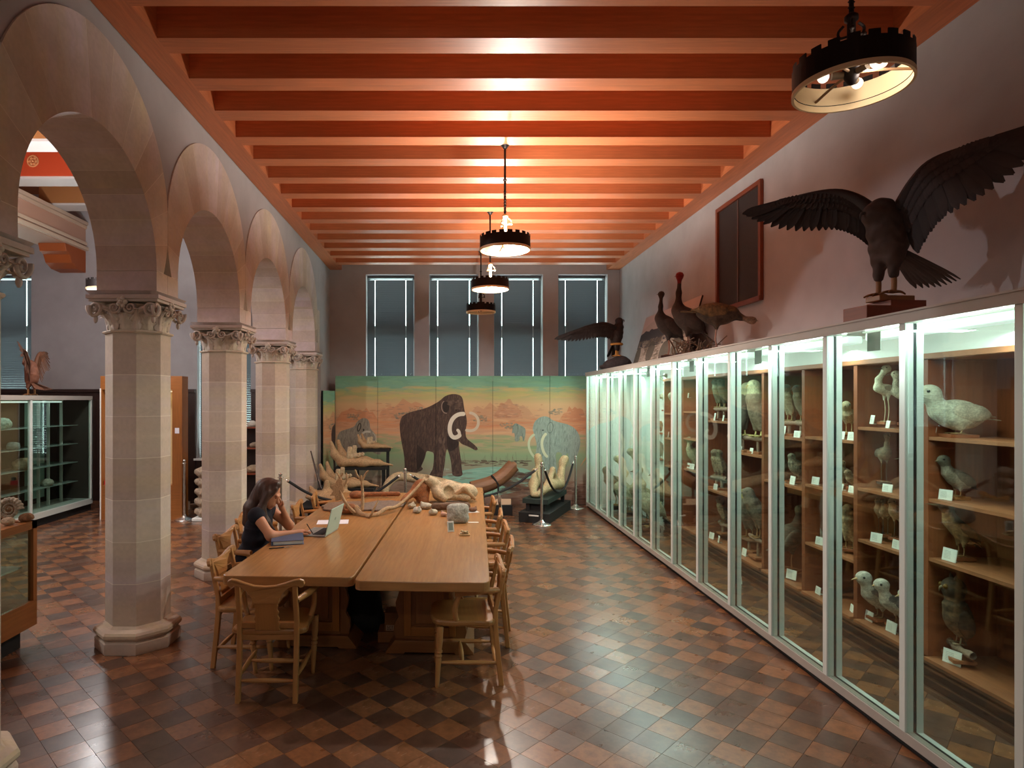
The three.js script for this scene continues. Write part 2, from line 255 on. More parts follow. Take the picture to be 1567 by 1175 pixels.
{ // side hall ceiling, higher, painted beams and a moulded girder
  const c = structure('ceiling_aisle', 'painted beamed ceiling of the side hall');
  mesh('boards', span(XAISLE, XL - 0.3, AISLE_TOP, AISLE_TOP + 0.3, ZEND, ZBACK), MT.orange, c);
  const tan = M('#a06c3c', 0.6), red = M('#b8431f', 0.55), pale = M('#c9c4c0', 0.7), rose = M('#d09060', 0.7), pink = M('#c9a08a', 0.7), pinkLight = M('#d8bfa8', 0.7);
  [11.1, 9.77, 8.36, 7.0, 5.6, 4.2, 2.8].forEach((d, k) => {
    const bm = mesh('beam', span(-7.2, XLB, 5.44, AISLE_TOP, -d - 0.4, -d), k % 2 ? red : tan, c);
    mesh('soffit_board', span(-7.1, XLB, 5.405, 5.44, -d - 0.38, -d - 0.02), pale, bm);
    for (let q = 0; q < 4; q++) { const x = -6.05 + 1.35 * (k % 2 ? q - 0.28 : q); mesh('rosette', [T(new THREE.TorusGeometry(0.085, 0.014, 5, 12), x, 5.67, -d + 0.004, 0, 0, 0, [1, 1, 0.4]), ...[0, 1, 2, 3, 4, 5].map((e) => ball(0.026, x + 0.048 * cos(e * PI / 3), 5.67 + 0.048 * sin(e * PI / 3), -d + 0.002, [1, 1, 0.5], 6)), ball(0.02, x, 5.67, -d + 0.003, 1, 6)], k % 2 ? M('#c98a58', 0.7) : red, bm); }
  });
  const g = mesh('girder', span(-7.6, -7.0, 4.84, 5.42, ZEND, ZBACK), pink, c);
  for (const [y, s] of [[5.37, 0.05], [5.30, 0.025], [4.98, 0.03], [4.88, 0.06]]) mesh('moulding', span(-7.0, -7.0 + s, y - 0.03, y + 0.03, ZEND, ZBACK), y > 5.2 ? pinkLight : M('#dcc6ae', 0.7), g);
  mesh('girder', span(XAISLE, XAISLE + 0.3, 4.84, 5.42, ZEND, ZBACK), pink, c);
  mesh('corbel', [extr([[-0.02, 0.42], [-0.02, 0], [0.28, 0.02], [0.45, 0.1], [0.52, 0.24], [0.62, 0.28], [0.66, 0.42]], 0.5, 0.01).rotateY(-PI / 2).translate(-7.25, 4.42, ZEND)], M('#a8541f', 0.5), c);
  mesh('wainscot', [span(XAISLE, WIN[4][0] - 0.02, 0.0, 2.1, ZEND, ZEND + 0.05), span(WIN[4][1] + 0.02, XLB, 0.0, 2.1, ZEND, ZEND + 0.05), span(WIN[4][0], WIN[4][1], 0, SILL - 0.05, ZEND, ZEND + 0.05)], MT.darkWood, structure('trim_1', 'dark wooden wainscot of the side hall'));
  const tr = scene.getObjectByName('trim_1');
  mesh('cap_rail', [span(XAISLE, WIN[4][0] - 0.02, 2.1, 2.16, ZEND, ZEND + 0.09), span(WIN[4][1] + 0.02, XLB, 2.1, 2.16, ZEND, ZEND + 0.09)], MT.darkWood, tr);
  for (let x = XAISLE + 0.3; x < XLB - 0.1; x += 0.55) if (x < WIN[4][0] - 0.1 || x > WIN[4][1] + 0.1) mesh('panel', rbox(0.42, 1.7, 0.03, 0.01, x, 1.1, ZEND + 0.06), MT.darkWood, tr);
}
// ---- arcade: stone arches on octagonal columns
const COLS = [1.125, 3.095, 5.065, 7.035, 9.005, 10.975], BAY = 1.97, SPRING = 2.79, ARC_Y = 2.956, ARC_R = 0.79, EXT_Y = 3.352, EXT_R = 0.995;
{
  const w = structure('wall_left', 'arcade wall of stone arches under grey plaster');
  const stones = [MT.stone, MT.stone2, MT.stone3], HB = BAY / 2;
  const outer = (a) => { const s = sin(a), c = cos(a), oy = ARC_Y - EXT_Y; const b = s * oy, q = b * b - (oy * oy - EXT_R * EXT_R); let t = -b + sqrt(q); if (abs(c) > 1e-6) t = min(t, HB / abs(c)); return [t * c, ARC_Y + t * s]; };
  const mid = [], plaster = [];
  for (let i = -1; i < COLS.length - 1; i++) {
    const zc = i < 0 ? COLS[0] - HB : (COLS[i] + COLS[i + 1]) / 2, z0 = -zc;
    const NV = 13, st = PI / NV, gap = 0.0019;
    for (let k = 0; k < NV; k++) {
      const a0 = k * st, a1 = (k + 1) * st, pts = [];
      for (let q = 0; q <= 4; q++) { const a = a0 + gap / ARC_R + (a1 - a0 - 2 * gap / ARC_R) * q / 4; pts.push([z0 + ARC_R * cos(a), ARC_Y + ARC_R * sin(a)]); }
      for (let q = 4; q >= 0; q--) { const a = a0 + gap + (a1 - a0 - 2 * gap) * q / 4, p = outer(a); pts.push([z0 + p[0] * (abs(p[0]) > HB - 0.004 ? 0.9975 : 1), p[1]]); }
      mesh('voussoir', polyPrism(pts, XLB, XL + 0.006), stones[(k * 2 + i + 3) % 3], w);
    }
    for (const s of [-1, 1]) mesh('impost_block', span(XLB, XL + 0.006, SPRING, ARC_Y - 0.003, z0 + s * ARC_R, z0 + s * (HB - 0.002)), stones[(i + s + 4) % 3], w);
    // light mortar core seen in the joints
    const core = []; for (let q = 0; q <= 52; q++) { const a = PI * q / 52; core.push([z0 + (ARC_R + 0.0012) * cos(a), ARC_Y + (ARC_R + 0.0012) * sin(a)]); }
    for (let q = 52; q >= 0; q--) { const p = outer(PI * q / 52); core.push([z0 + p[0] * 0.999, p[1] - 0.004]); }
    mesh('mortar', polyPrism(core, XLB + 0.001, XL + 0.0055), MT.mortar, w);
    const ac = atan2(EXT_Y + sqrt(EXT_R * EXT_R - HB * HB) - ARC_Y, HB), pl = [[z0 - HB, 6.2], [z0 + HB, 6.2]]; for (let q = 0; q <= 30; q++) { const a = ac + (PI - 2 * ac) * q / 30, p = outer(a); pl.push([z0 + p[0], p[1] + 0.001]); }
    plaster.push(polyPrism(pl, XLB + 0.012, XL - 0.006));
  }
  const zl = -(COLS.at(-1));                                                        // solid stretch beyond the last column
  plaster.push(span(XLB + 0.012, XL - 0.006, 0, 6.2, ZEND, zl - 0.34), span(XLB + 0.012, XL - 0.006, SPRING, 6.2, zl - 0.34, zl));
  plaster.push(span(XLB + 0.012, XL - 0.006, 0, 6.2, -(COLS[0] - BAY) - 0.2, ZBACK + 0.2));
  mesh('plaster', plaster, MT.plaster, w);
  mesh('pier_block', span(XLB, XL + 0.006, SPRING, 3.53, zl - 0.2, zl), MT.stone, w);
}
{ // one column, then copies
  const proto = thing('stone_column', 'pale octagonal stone column with carved leaf capital beside the low fossil case', 'column', [-2.48, 0, -COLS[1]], 0, 'columns of the arcade');
  const oct = (r0, r1, h, y) => T(new THREE.CylinderGeometry(r1, r0, h, 8, 1), 0, y + h / 2, 0, 0, PI / 8);
  const ap = 0.22 / cos(PI / 8), H0 = 0.2, DH = 0.3243, sm = [MT.stone, MT.stone2, MT.stone3];
  for (let k = 0; k < 7; k++) mesh('shaft_block', toCreasedNormals(oct(ap, ap, DH - 0.0052, H0 + k * DH + 0.0026), 0.3), sm[(k * 2 + 1) % 3], proto);
  mesh('mortar_core', toCreasedNormals(oct(ap - 0.0008, ap - 0.0008, 7 * DH, H0), 0.3), MT.mortar, proto);
  const base = (pts) => { const g = new THREE.LatheGeometry(pts.map(([r, y]) => new THREE.Vector2(r / cos(PI / 8), y)), 8); g.rotateY(PI / 8); return toCreasedNormals(g, 0.5); };
  mesh('base', [base([[0, 0], [0.285, 0], [0.29, 0.01], [0.29, 0.085], [0.28, 0.095], [0.268, 0.1], [0.268, 0.108], [0.285, 0.112], [0.298, 0.13], [0.298, 0.15], [0.285, 0.168], [0.262, 0.176], [0.24, 0.182], [0.222, 0.2], [0, 0.2]])], MT.stone2, proto);
  // capital
  const Y0 = 2.47, cap = new THREE.Group(); cap.name = 'capital'; proto.add(cap);
  mesh('neck_ring', base([[0.2, Y0 - 0.002], [0.235, Y0 + 0.002], [0.242, Y0 + 0.012], [0.235, Y0 + 0.022], [0.215, Y0 + 0.026]]), MT.stone, cap);
  mesh('bell', base([[0, Y0 + 0.02], [0.192, Y0 + 0.02], [0.19, Y0 + 0.14], [0.205, Y0 + 0.19], [0.235, Y0 + 0.225], [0, Y0 + 0.23]]), MT.stone2, cap);
  mesh('abacus', [T(new THREE.BoxGeometry(0.56, 0.03, 0.52), 0, 2.745, 0), T(new THREE.BoxGeometry(0.53, 0.025, 0.49), 0, 2.722, 0), T(new THREE.CylinderGeometry(0.36, 0.33, 0.03, 4, 1), 0, 2.775, 0, 0, PI / 4, 0, [1.08, 1, 1.0])], MT.stone, cap);
  const leafGeo = (hh, ww, curl) => { const g = new THREE.PlaneGeometry(1, 1, 12, 14), p = g.attributes.position; for (let i = 0; i < p.count; i++) { const u = p.getX(i) * 2, t = p.getY(i) + 0.5, lobes = 0.62 + 0.38 * abs(sin(t * PI * 3.5)), wd = ww * (0.55 + 0.65 * sin(PI * (0.15 + 0.75 * t))) * lobes * (t > 0.93 ? 0.5 : 1); const out = 0.006 + curl * t ** 3 + 0.030 * (1 - abs(u)) * (0.35 + t) - 0.012 * abs(sin(u * 6 + t * 3)) * (0.3 + t); p.setXYZ(i, u * wd / 2, hh * (t - 0.22 * max(0, t - 0.75) * 4 * (t - 0.75) * 4), out); } g.computeVertexNormals(); return g; };
  const volute = (s) => { const pts = []; for (let q = 0; q <= 26; q++) { const a = q / 26 * PI * 3.4, r = 0.062 * (1 - q / 30); pts.push([s * (r * cos(a + PI * 0.9)), r * sin(a + PI * 0.9), 0]); } return tube(pts, (t) => 0.014 - 0.004 * t, 44, 6); };
  for (let k = 0; k < 8; k++) {
    const a = k * PI / 4; mesh('leaf', [T(leafGeo(0.155, 0.125, 0.07), sin(a) * 0.202, Y0 + 0.022, cos(a) * 0.202, 0, a), T(leafGeo(0.155, 0.125, 0.07), sin(a) * 0.196, Y0 + 0.022, cos(a) * 0.199, 0, a)], MT.stone3, cap);
    const b = a + PI / 8; mesh('leaf', T(leafGeo(0.195, 0.085, 0.08), sin(b) * 0.212, Y0 + 0.022, cos(b) * 0.212, 0, b), MT.stone2, cap);
  }
  for (let k = 0; k < 4; k++) {
    const a = k * PI / 2, ca = a + PI / 4, R = 0.325;
    for (const s of [-1, 1]) mesh('volute', T(volute(s), sin(ca) * R + s * cos(ca) * 0.02, Y0 + 0.185, cos(ca) * R - s * sin(ca) * 0.02, 0, ca + s * 0.75), MT.stone, cap);
    for (const s of [-1, 1]) mesh('volute', T(volute(s), sin(a) * 0.255 + s * cos(a) * 0.06, Y0 + 0.188, cos(a) * 0.255 - s * sin(a) * 0.06, 0, a, 0, 0.72), MT.stone2, cap);
    mesh('stalk', [tube([[sin(a) * 0.21 + cos(a) * 0.05, Y0 + 0.10, cos(a) * 0.21 - sin(a) * 0.05], [sin(a + 0.45) * 0.25, Y0 + 0.17, cos(a + 0.45) * 0.25], [sin(ca) * 0.31, Y0 + 0.215, cos(ca) * 0.31]], 0.018, 10, 6), tube([[sin(a) * 0.21 - cos(a) * 0.05, Y0 + 0.10, cos(a) * 0.21 + sin(a) * 0.05], [sin(a - 0.45) * 0.25, Y0 + 0.17, cos(a - 0.45) * 0.25], [sin(a - PI / 4) * 0.31, Y0 + 0.215, cos(a - PI / 4) * 0.31]], 0.018, 10, 6)], MT.stone3, cap);
    mesh('rosette', [...[0, 1, 2, 3, 4].map((e) => ball(0.02, sin(a) * 0.262 + cos(a) * 0.026 * cos(e * 1.257), Y0 + 0.232 + 0.026 * sin(e * 1.257), cos(a) * 0.262 - sin(a) * 0.026 * cos(e * 1.257), 1, 8)), ball(0.016, sin(a) * 0.28, Y0 + 0.232, cos(a) * 0.28, 1, 8)], MT.stone3, cap);
    mesh('pendant', ball(0.022, sin(ca) * 0.315, Y0 + 0.105, cos(ca) * 0.315, [0.8, 1.5, 0.8], 8), MT.stone2, cap);
  }
  const lab = ['', '', 'pale octagonal stone column standing between the lit wooden case and the seated woman', 'pale octagonal stone column right behind the seated woman', 'pale octagonal stone column beside the bookcase in the side hall', 'pale octagonal stone column next to the stacked jaw bones'];
  for (let k = 2; k < 6; k++) copyOf(proto, lab[k], [-2.48, 0, -COLS[k]], 0);
}

// ================================================================ GLAZED BIRD CASE
const MUL = []; for (let k = -3; k <= 11; k++) MUL.push(3.514 + 0.7165 * k);        // depths of the mullions, 1.36 to 11.4
{
  const t = thing('glass_case_front', 'long grey metal framed glass front of the bird display, floor to above head height', 'glass case', [0, 0, 0]);
  const z0 = -MUL[0] + 0.05, z1 = -MUL.at(-1) - 0.03;
  mesh('bottom_rail', [span(XC, XC + 0.05, 0.045, 0.1, z0, z1)], MT.aluWarm, t);
  mesh('bottom_gasket', [span(XC + 0.05, XC + 0.062, 0.045, 0.103, z0, z1)], MT.gasket, t);
  mesh('inner_sill', [span(XC + 0.062, XC + 0.10, 0.0, 0.1, z0, z1)], MT.alu, t);
  mesh('toe_strip', [span(XC + 0.03, XC + 0.06, 0, 0.045, z0, z1)], MT.gasket, t);
  mesh('top_rail', [span(XC - 0.012, XC + 0.06, FRONT - 0.068, FRONT, z0, z1), span(XC - 0.018, XC - 0.008, FRONT - 0.012, FRONT, z0, z1)], MT.aluWarm, t);
  mesh('roof_board', [span(XC + 0.06, XW - 0.003, FRONT - 0.022, FRONT - 0.002, z0, z1)], MT.white, t);
  mesh('end_panel', [span(XC + 0.1, XW - 0.003, 0.0, FRONT - 0.022, z1, z1 + 0.03)], MT.white, t);
  MUL.forEach((d, k) => {
    const m = mesh('mullion', [rbox(0.05, FRONT - 0.165, 0.046, 0.004, XC + 0.025, (FRONT + 0.03) / 2, -d)], MT.alu, t);
    mesh('gasket', [box(0.012, FRONT - 0.17, 0.05, XC + 0.056, (FRONT + 0.03) / 2, -d)], MT.gasket, m);
    mesh('inner_stile', [box(0.038, FRONT - 0.17, 0.058, XC + 0.081, (FRONT + 0.03) / 2, -d)], MT.alu, m);
    if (k) mesh('glass_pane', [box(0.005, FRONT - 0.17, MUL[k] - MUL[k - 1] - 0.046, XC + 0.012, (FRONT + 0.03) / 2, -(MUL[k] + MUL[k - 1]) / 2)], MT.glass, t);
    if (k % 2 === 1 && k < 11) mesh('lock_plate', [box(0.004, 0.115, 0.12, XC + 0.09, FRONT - 0.135, -d - 0.36)], M('#7d8078', 0.6), t);
  });
  mesh('end_pane', [box(0.1, FRONT - 0.1, 0.03, XC + 0.05, (FRONT - 0.05) / 2, z1 + 0.015)], MT.alu, t);
  // fluorescent strips behind the top rail
  const n = 7, L = (MUL.at(-1) - MUL[0]) / n;
  for (let k = 0; k < n; k++) {
    const d = MUL[0] + (k + 0.5) * L, w = L - 0.16, X = 2.82, Y = 2.352;
    const f = thing('light_strip', 'white glowing fluorescent strip under the bird case roof, ' + ['at the start of the case', 'above the white grouse', 'above the avocet', 'above the two bald eagles', 'above the spotted owl pair', 'above the tall cranes', 'above the pelican'][k], 'light', [X, Y, -d], 0, 'fluorescent strips in the bird case');
    const col = new THREE.Color().setRGB(...CASE_LIGHT.color);
    mesh('housing', [rbox(0.13, 0.03, w, 0.004, 0, 0.052, 0)], MT.white, f);
    mesh('diffuser', [rbox(0.11, 0.05, w - 0.02, 0.012, 0, 0.012, 0)], new THREE.MeshStandardMaterial({ color: C('#ffffff'), emissive: col, emissiveIntensity: 0.85, roughness: 0.6 }), f);
    for (const [dx, dy, I, wd, tx, ty] of [[0, -0.016, CASE_LIGHT.down, 0.1, 0, -1], [-0.058, 0.01, CASE_LIGHT.room, 0.045, -1, -0.28], [0.058, 0.01, CASE_LIGHT.shelf, 0.045, 1, -0.6]]) {
      const r = new THREE.RectAreaLight(col, I, w - 0.03, wd); r.name = 'strip_light'; r.position.set(dx, dy, 0); f.add(r); f.updateMatrixWorld(true);
      r.lookAt(X + dx + tx, Y + dy + ty, -d);
    }
  }
}
const BAYS = []; for (let k = -3; k < 7; k++) BAYS.push(4.21 + 0.72 * k);
const SHELVES = { 2.77: [0.24, 0.9, 1.3, 1.7], 3.49: [0.24, 0.90, 1.294, 1.705], 4.21: [0.24, 0.866, 1.266, 1.74], 4.93: [0.24, 0.68, 1.2, 1.625], 5.65: [0.24, 1.15, 1.60], 6.37: [0.24, 1.376], 7.09: [0.24, 0.86, 1.70], 7.81: [0.24, 1.03, 1.44, 1.80], 8.53: [0.24, 1.0, 1.40, 1.76], 2.05: [0.24, 0.9, 1.5] };
BAYS.forEach((d, i) => {
  const sh = SHELVES[Math.round(d * 100) / 100] ?? [0.24, 1.0, 1.5];
  const t = thing('shelf_unit', ['brown wooden bird shelf unit at the start of the row', 'brown wooden bird shelf unit, next to start of the row', 'brown wooden bird shelf unit just past the case start', 'brown wooden shelf unit holding the white grouse and the owl', 'brown wooden shelf unit holding the avocet and two gulls', 'brown wooden shelf unit holding the streaked sandpiper', 'brown wooden shelf unit holding the perched hawk pair', 'brown wooden shelf unit holding the two bald eagles', 'brown wooden shelf unit holding the spotted owl pair', 'brown wooden shelf unit holding the tall cranes'][i], 'shelf unit', [XI, 0, -d - 0.36], 0, 'wooden bird shelf units');
  const D = 0.46, h = 0.36;
  mesh('divider', span(0, D, 0.24, 2.25, -h, -h + 0.022), MT.caseWood, t);
  mesh('divider', span(0, D, 0.24, 2.25, h - 0.022, h), MT.caseWood, t);
  mesh('back_board', span(D, D + 0.02, 0.0, 2.25, -h, h), MT.caseWood, t);
  mesh('top_board', span(0, D, 2.22, 2.262, -h, h), MT.caseShelf, t);
  mesh('fascia', span(0.0, 0.03, 2.262, 2.42, -h, h), MT.white, t);
  mesh('top_lip', span(-0.015, 0, 2.225, 2.25, -h, h), MT.caseShelf, t);
  for (const y of sh) mesh('shelf', span(y < 0.3 ? -0.03 : 0.004, D, y - 0.022, y, -h + 0.023, h - 0.023), MT.caseShelf, t);
  [[0.0, 0.03, -0.012], [0.035, 0.085, 0.012], [0.09, 0.10, -0.004], [0.105, 0.155, 0.010], [0.16, 0.175, -0.016], [0.18, 0.195, -0.006], [0.198, 0.216, -0.026]].forEach(([a, b, x], q) => mesh('plinth_strip', span(x, 0.05, a, b, -h, h), q % 2 ? MT.darkWood : wood('#6b4a38', 0.35), t));
});
{ // white lining where the row of shelf units ends
  const t = single('case_lining', 'plain white back lining at the far end of the bird case', 'panel', [span(XW - 0.03, XW - 0.005, 0.0, FRONT - 0.03, -9.27, -11.36), span(XI + 0.0, XW - 0.005, 0.0, FRONT - 0.03, -9.252, -9.27)], M('#e6f0ea', 0.8));
}
// ---------------------------------------------------------------- birds
const lin = (h) => { const c = C(h); return [c.r, c.g, c.b]; };
const featherMat = new THREE.MeshStandardMaterial({ vertexColors: true, roughness: 0.85 }); featherMat.map = TX.speck;
const eyeMat = M('#0a0805', 0.2);
function bird(name, label, opt, pos, turn, group = 'mounted birds in the glazed case') {
  const o = { len: 0.3, fat: 0.27, tilt: 0.35, neck: 0.08, nt: 1.2, head: 0.16, bill: 0.06, drop: 0.15, leg: 0.1, tail: 0.3, back: '#7a6a58', belly: '#b5a48c', crown: null, wing: null, billC: '#6a5a40', legC: '#9a7a50', pat: 0.35, scale: 26, stand: 'block', hook: 0, owl: 0, bend: 0, ...opt };
  const t = thing(name, label, 'bird', pos, turn, group), B = o.len, c = cos(o.tilt), s = sin(o.tilt);
  const cy = o.leg + B * (0.2 + 0.22 * abs(s)), ctr = [0, cy, 0], hr = o.head * B;
  const chest = [c * B * 0.33, cy + s * B * 0.33 + c * B * 0.06, 0], rump = [-c * B * 0.36, cy - s * B * 0.36, 0];
  const nk = [chest[0] + cos(o.nt) * o.neck * 0.5 - o.bend * o.neck * 0.3, chest[1] + sin(o.nt) * o.neck * 0.55, 0], hd = [chest[0] + cos(o.nt) * (o.neck + hr * 0.55) + o.bend * o.neck * 0.15, chest[1] + sin(o.nt) * (o.neck + hr * 0.55) + hr * 0.45, 0];
  const nr = max(hr * 0.62, B * 0.055 + (o.neck < B * 0.3 ? B * 0.06 : 0));
  const prims = [{ c: ctr, r: [B * 0.43, B * o.fat, B * o.fat * 0.92], t: o.tilt }, cone(chest, B * 0.14, rump, B * 0.09), cone(chest, max(nr * 1.5, B * 0.11), nk, nr), cone(nk, nr, hd, nr * 0.9), { c: hd, r: [hr * (o.owl ? 1 : 1.12), hr * (o.owl ? 1.05 : 0.95), hr * (o.owl ? 1.1 : 0.86)] }];
  if (o.leg > 0.02) for (const z of [-1, 1]) prims.push(cone([-0.02 * B, cy - B * 0.12, z * B * 0.11], B * 0.09, [0, max(o.leg * 0.78, cy - B * 0.42), z * B * 0.11], B * 0.035));
  const K = [o.back, o.belly, o.crown ?? o.back].map(lin);
  const tint = (base, x, y, z, amt = o.pat) => { const n = vnoise(x * o.scale / B * 0.8, y * o.scale / B * 0.8, z * o.scale / B * 0.8), m = vnoise(x * 90, y * 30, z * 90); const k = 1 + amt * (n * 1.1 + m * 0.5 - 0.9); return base.map((v) => v * k); };
  const cell = max(0.006, B * 0.034);
  mesh('body', blob(prims, B * 0.10, cell, (x, y, z, nx, ny) => { const h = hypot(x - hd[0], y - hd[1], z); if (h < hr * (o.collar ?? 1.25)) return tint(K[2], x, y, z, o.pat * 0.4); const u = nx * c * 0.4 - ny * c + nx * s; return tint(u > -0.05 ? K[1] : K[0], x, y, z); }), featherMat, t);
  // folded wings
  const W = lin(o.wing ?? o.back);
  for (const z of [-1, 1]) {
    const wc = [-c * B * 0.10 - s * B * 0.05, cy - s * B * 0.10 + c * B * 0.05, z * B * o.fat * 0.72], tipw = [-c * B * 0.62, cy - s * B * 0.60 + c * B * 0.02, z * B * 0.07];
    mesh('wing', blob([{ c: wc, r: [B * 0.34, B * o.fat * 0.62, B * 0.085], t: o.tilt }, cone([wc[0] - c * B * 0.1, wc[1] - s * B * 0.1, wc[2]], B * 0.07, tipw, B * 0.018)], B * 0.08, cell, (x, y, z2) => { const along = ((x * c + y * s) * 34 / B * 0.35), bar = 0.5 + 0.5 * sin(along * 6.28 + 3 * vnoise(x * 60, y * 60, z2 * 60)); return tint(W.map((v) => v * (1 - 0.28 * o.pat * bar)), x, y, z2); }), featherMat, t);
  }
  if (o.tail) { const L = o.tail * B, g = new THREE.BoxGeometry(L, B * 0.022, B * 0.2, 3, 1, 2), p = g.attributes.position; for (let i = 0; i < p.count; i++) { const q = (p.getX(i) / L + 0.5); p.setZ(i, p.getZ(i) * (1.25 - 0.55 * q)); p.setY(i, p.getY(i) * (0.4 + q) - 0.02 * B * (1 - q) + 0.12 * B * abs(p.getZ(i) / B) * -0.6); } g.computeVertexNormals(); T(g, rump[0] - c * L * 0.42, rump[1] - s * L * 0.42, 0, 0, 0, o.tilt * (o.tailT ?? 0.9)); const k = lin(o.wing ?? o.back).map((v) => v * 0.85); g.setAttribute('color', new THREE.BufferAttribute(new Float32Array(p.count * 3).map((_, i) => k[i % 3] * (0.8 + 0.4 * hash(i / 3 | 0, 2, 1))), 3)); mesh('tail', g, featherMat, t); }
  const bt = [hd[0] + hr * 0.8 + o.bill, hd[1] - o.drop * o.bill - hr * 0.1, 0], bm = [hd[0] + hr * 0.8 + o.bill * 0.5, hd[1] - hr * 0.06 + (o.hook ? hr * 0.12 : 0) - o.drop * o.bill * 0.35, 0], b0 = [hd[0] + hr * 0.6, hd[1] - hr * 0.05, 0];
  mesh('beak', [tube([b0, bm, o.hook ? [bt[0] - o.bill * 0.12, bt[1] - o.bill * 0.45, 0] : bt], (q) => max(0.0012, (o.billR ?? hr * 0.30) * (1 - q * 0.92)), 8, 7)], M(o.billC, 0.5), t);
  for (const z of [-1, 1]) mesh('eye', ball(hr * (o.owl ? 0.26 : 0.16), hd[0] + hr * (o.owl ? 0.82 : 0.5), hd[1] + hr * 0.22, z * hr * (o.owl ? 0.48 : 0.76), 1, 7), o.owl ? M('#6b4a12', 0.2) : eyeMat, t);
  if (o.owl) for (const z of [-1, 1]) mesh('ear_tuft', T(new THREE.ConeGeometry(hr * 0.25, hr * 0.7, 6), hd[0], hd[1] + hr * 1.15, z * hr * 0.55, z * 0.3), M(o.back, 0.9), t);
  const lm = M(o.legC, 0.6), ly = max(o.leg * 0.86, cy - B * 0.36);
  for (const z of [-1, 1]) { const zz = z * B * 0.1, r = max(0.0028, B * (o.legR ?? 0.016)), f = []; f.push(tube([[0, ly, zz], [-0.012 * B - o.leg * 0.03, ly * 0.5, zz], [0, r, zz]], r, 6, 6)); for (const a of [-0.5, 0, 0.5, PI]) f.push(tube([[0, r, zz], [cos(a) * B * (a > 2 ? 0.05 : 0.09), r * 1.1, zz + sin(a) * B * 0.09], [cos(a) * B * (a > 2 ? 0.08 : 0.15), r * 0.5, zz + sin(a) * B * 0.15]], r * 0.8, 4, 5)); mesh('leg', f, lm, t); }
  if (o.stand === 'branch') { mesh('branch', [tube([[-0.02, -0.022, -B * 0.55], [0.01, -0.024, 0], [0, -0.018, B * 0.6]], (q) => 0.022 + 0.005 * sin(q * 17), 12, 8), cyl(0.014, 0.016, o.perch ?? 0.1, 8, 0, -(o.perch ?? 0.1) / 2 - 0.02, 0)], M('#a98d78', 0.9, { map: 'speck' }), t); mesh('stand', [rbox(0.13, 0.024, 0.2, 0.004, 0, -(o.perch ?? 0.1) - 0.008, 0)], MT.caseShelf, t); t.position.y += (o.perch ?? 0.1) + 0.02; }
  else if (o.stand === 'block') { const bh = o.block ?? 0.022; mesh('stand', [rbox(max(0.08, B * 0.5), bh, max(0.08, B * 0.45), 0.004, 0, -bh / 2, 0)], opt.standM ?? MT.caseWood, t); t.position.y += bh; }
  return t;
}
function cardTexture() { const c = document.createElement('canvas'); c.width = 128; c.height = 96; const x = c.getContext('2d'); x.fillStyle = '#eef2ea'; x.fillRect(0, 0, 128, 96); x.fillStyle = '#8f958c'; for (let i = 0; i < 6; i++) x.fillRect(16, 18 + i * 11, 60 + ((i * 37) % 36), 2.5); const t = new THREE.CanvasTexture(c); t.colorSpace = THREE.SRGBColorSpace; return t; }
const cardMat = new THREE.MeshStandardMaterial({ map: cardTexture(), roughness: 0.85 });
const stockMat = M('#e9ede6', 0.85);
function card(what, px, y, s = 1, turn = -PI / 2, off = 0.06, X = null) {      // printed card leaning on a small easel, printed side to the glass
  const x = X ?? XI + off, d = x * F / (px - 682), t = thing('label_card', 'small white printed label card ' + what, 'card', [x, y, -d], turn + rr(-0.35, 0.35), 'label cards in the bird case');
  const w = 0.075 * s, h = 0.06 * s, f = new THREE.PlaneGeometry(w * 0.94, h * 0.94); T(f, 0, h * 0.49, 0.0032, -0.16);
  mesh('card_stock', [box(w, h, 0.002, 0, h * 0.5, 0.0, -0.16), box(w * 0.4, 0.002, 0.04, 0, 0.001, -0.016)], stockMat, t); mesh('print', f, cardMat, t, true); return t;
}
function P(px, y, opt, name, label, turn = PI, X = 3.38, group) {       // a bird at the column px of the photograph, kept inside its shelf unit
  let d = X * F / (px - 682); const w = 0.03 + (opt.len ?? 0.3) * 0.18, b = BAYS.find((q) => d >= q && d < q + 0.72);
  if (b !== undefined && X > XI) { d = max(b + w, min(b + 0.72 - w, d)); const sh = SHELVES[Math.round(b * 100) / 100]; if (!sh.some((s) => y - s > -0.02 && y - s < 0.11)) console.log('shelf?', name, px, y, b, sh.join()); }
  return bird(name, label, opt, [X, y, -d], turn, group);
}
const GULL = { len: 0.27, tilt: 0.3, neck: 0.07, nt: 1.15, head: 0.2, bill: 0.055, leg: 0.075, back: '#6f706e', belly: '#d8cfbd', crown: '#ded6c4', wing: '#7b7b78', billC: '#c9a878', collar: 1.9, pat: 0.12 };
// unit with the white grouse and the owl
P(1450, 1.705, { len: 0.34, fat: 0.29, tilt: 0.12, neck: 0.06, nt: 0.95, head: 0.185, bill: 0.02, leg: 0.05, back: '#d8d2b8', belly: '#d5cfb4', wing: '#c8bda4', tail: 0.35, pat: 0.16, billC: '#4a4038' }, 'white_grouse', 'plump white grouse on top shelf beside a wooden divider', PI - 0.15, 3.36);
P(1409, 1.76, { len: 0.2, tilt: 0.6, neck: 0.16, nt: 1.5, head: 0.16, bill: 0.05, leg: 0.1, back: '#cfc6ac', belly: '#d8d0b8', bend: 1 }, 'egret', 'slim white egret with curved neck behind the white grouse', PI + 0.6, 3.42);
P(1463, 1.294, { len: 0.21, tilt: 0.5, neck: 0.05, nt: 1.1, head: 0.17, bill: 0.03, leg: 0.05, back: '#6f6555', belly: '#a89a85', pat: 0.2, standM: MT.honey }, 'gray_dove', 'grey dove-like bird standing under the white grouse');
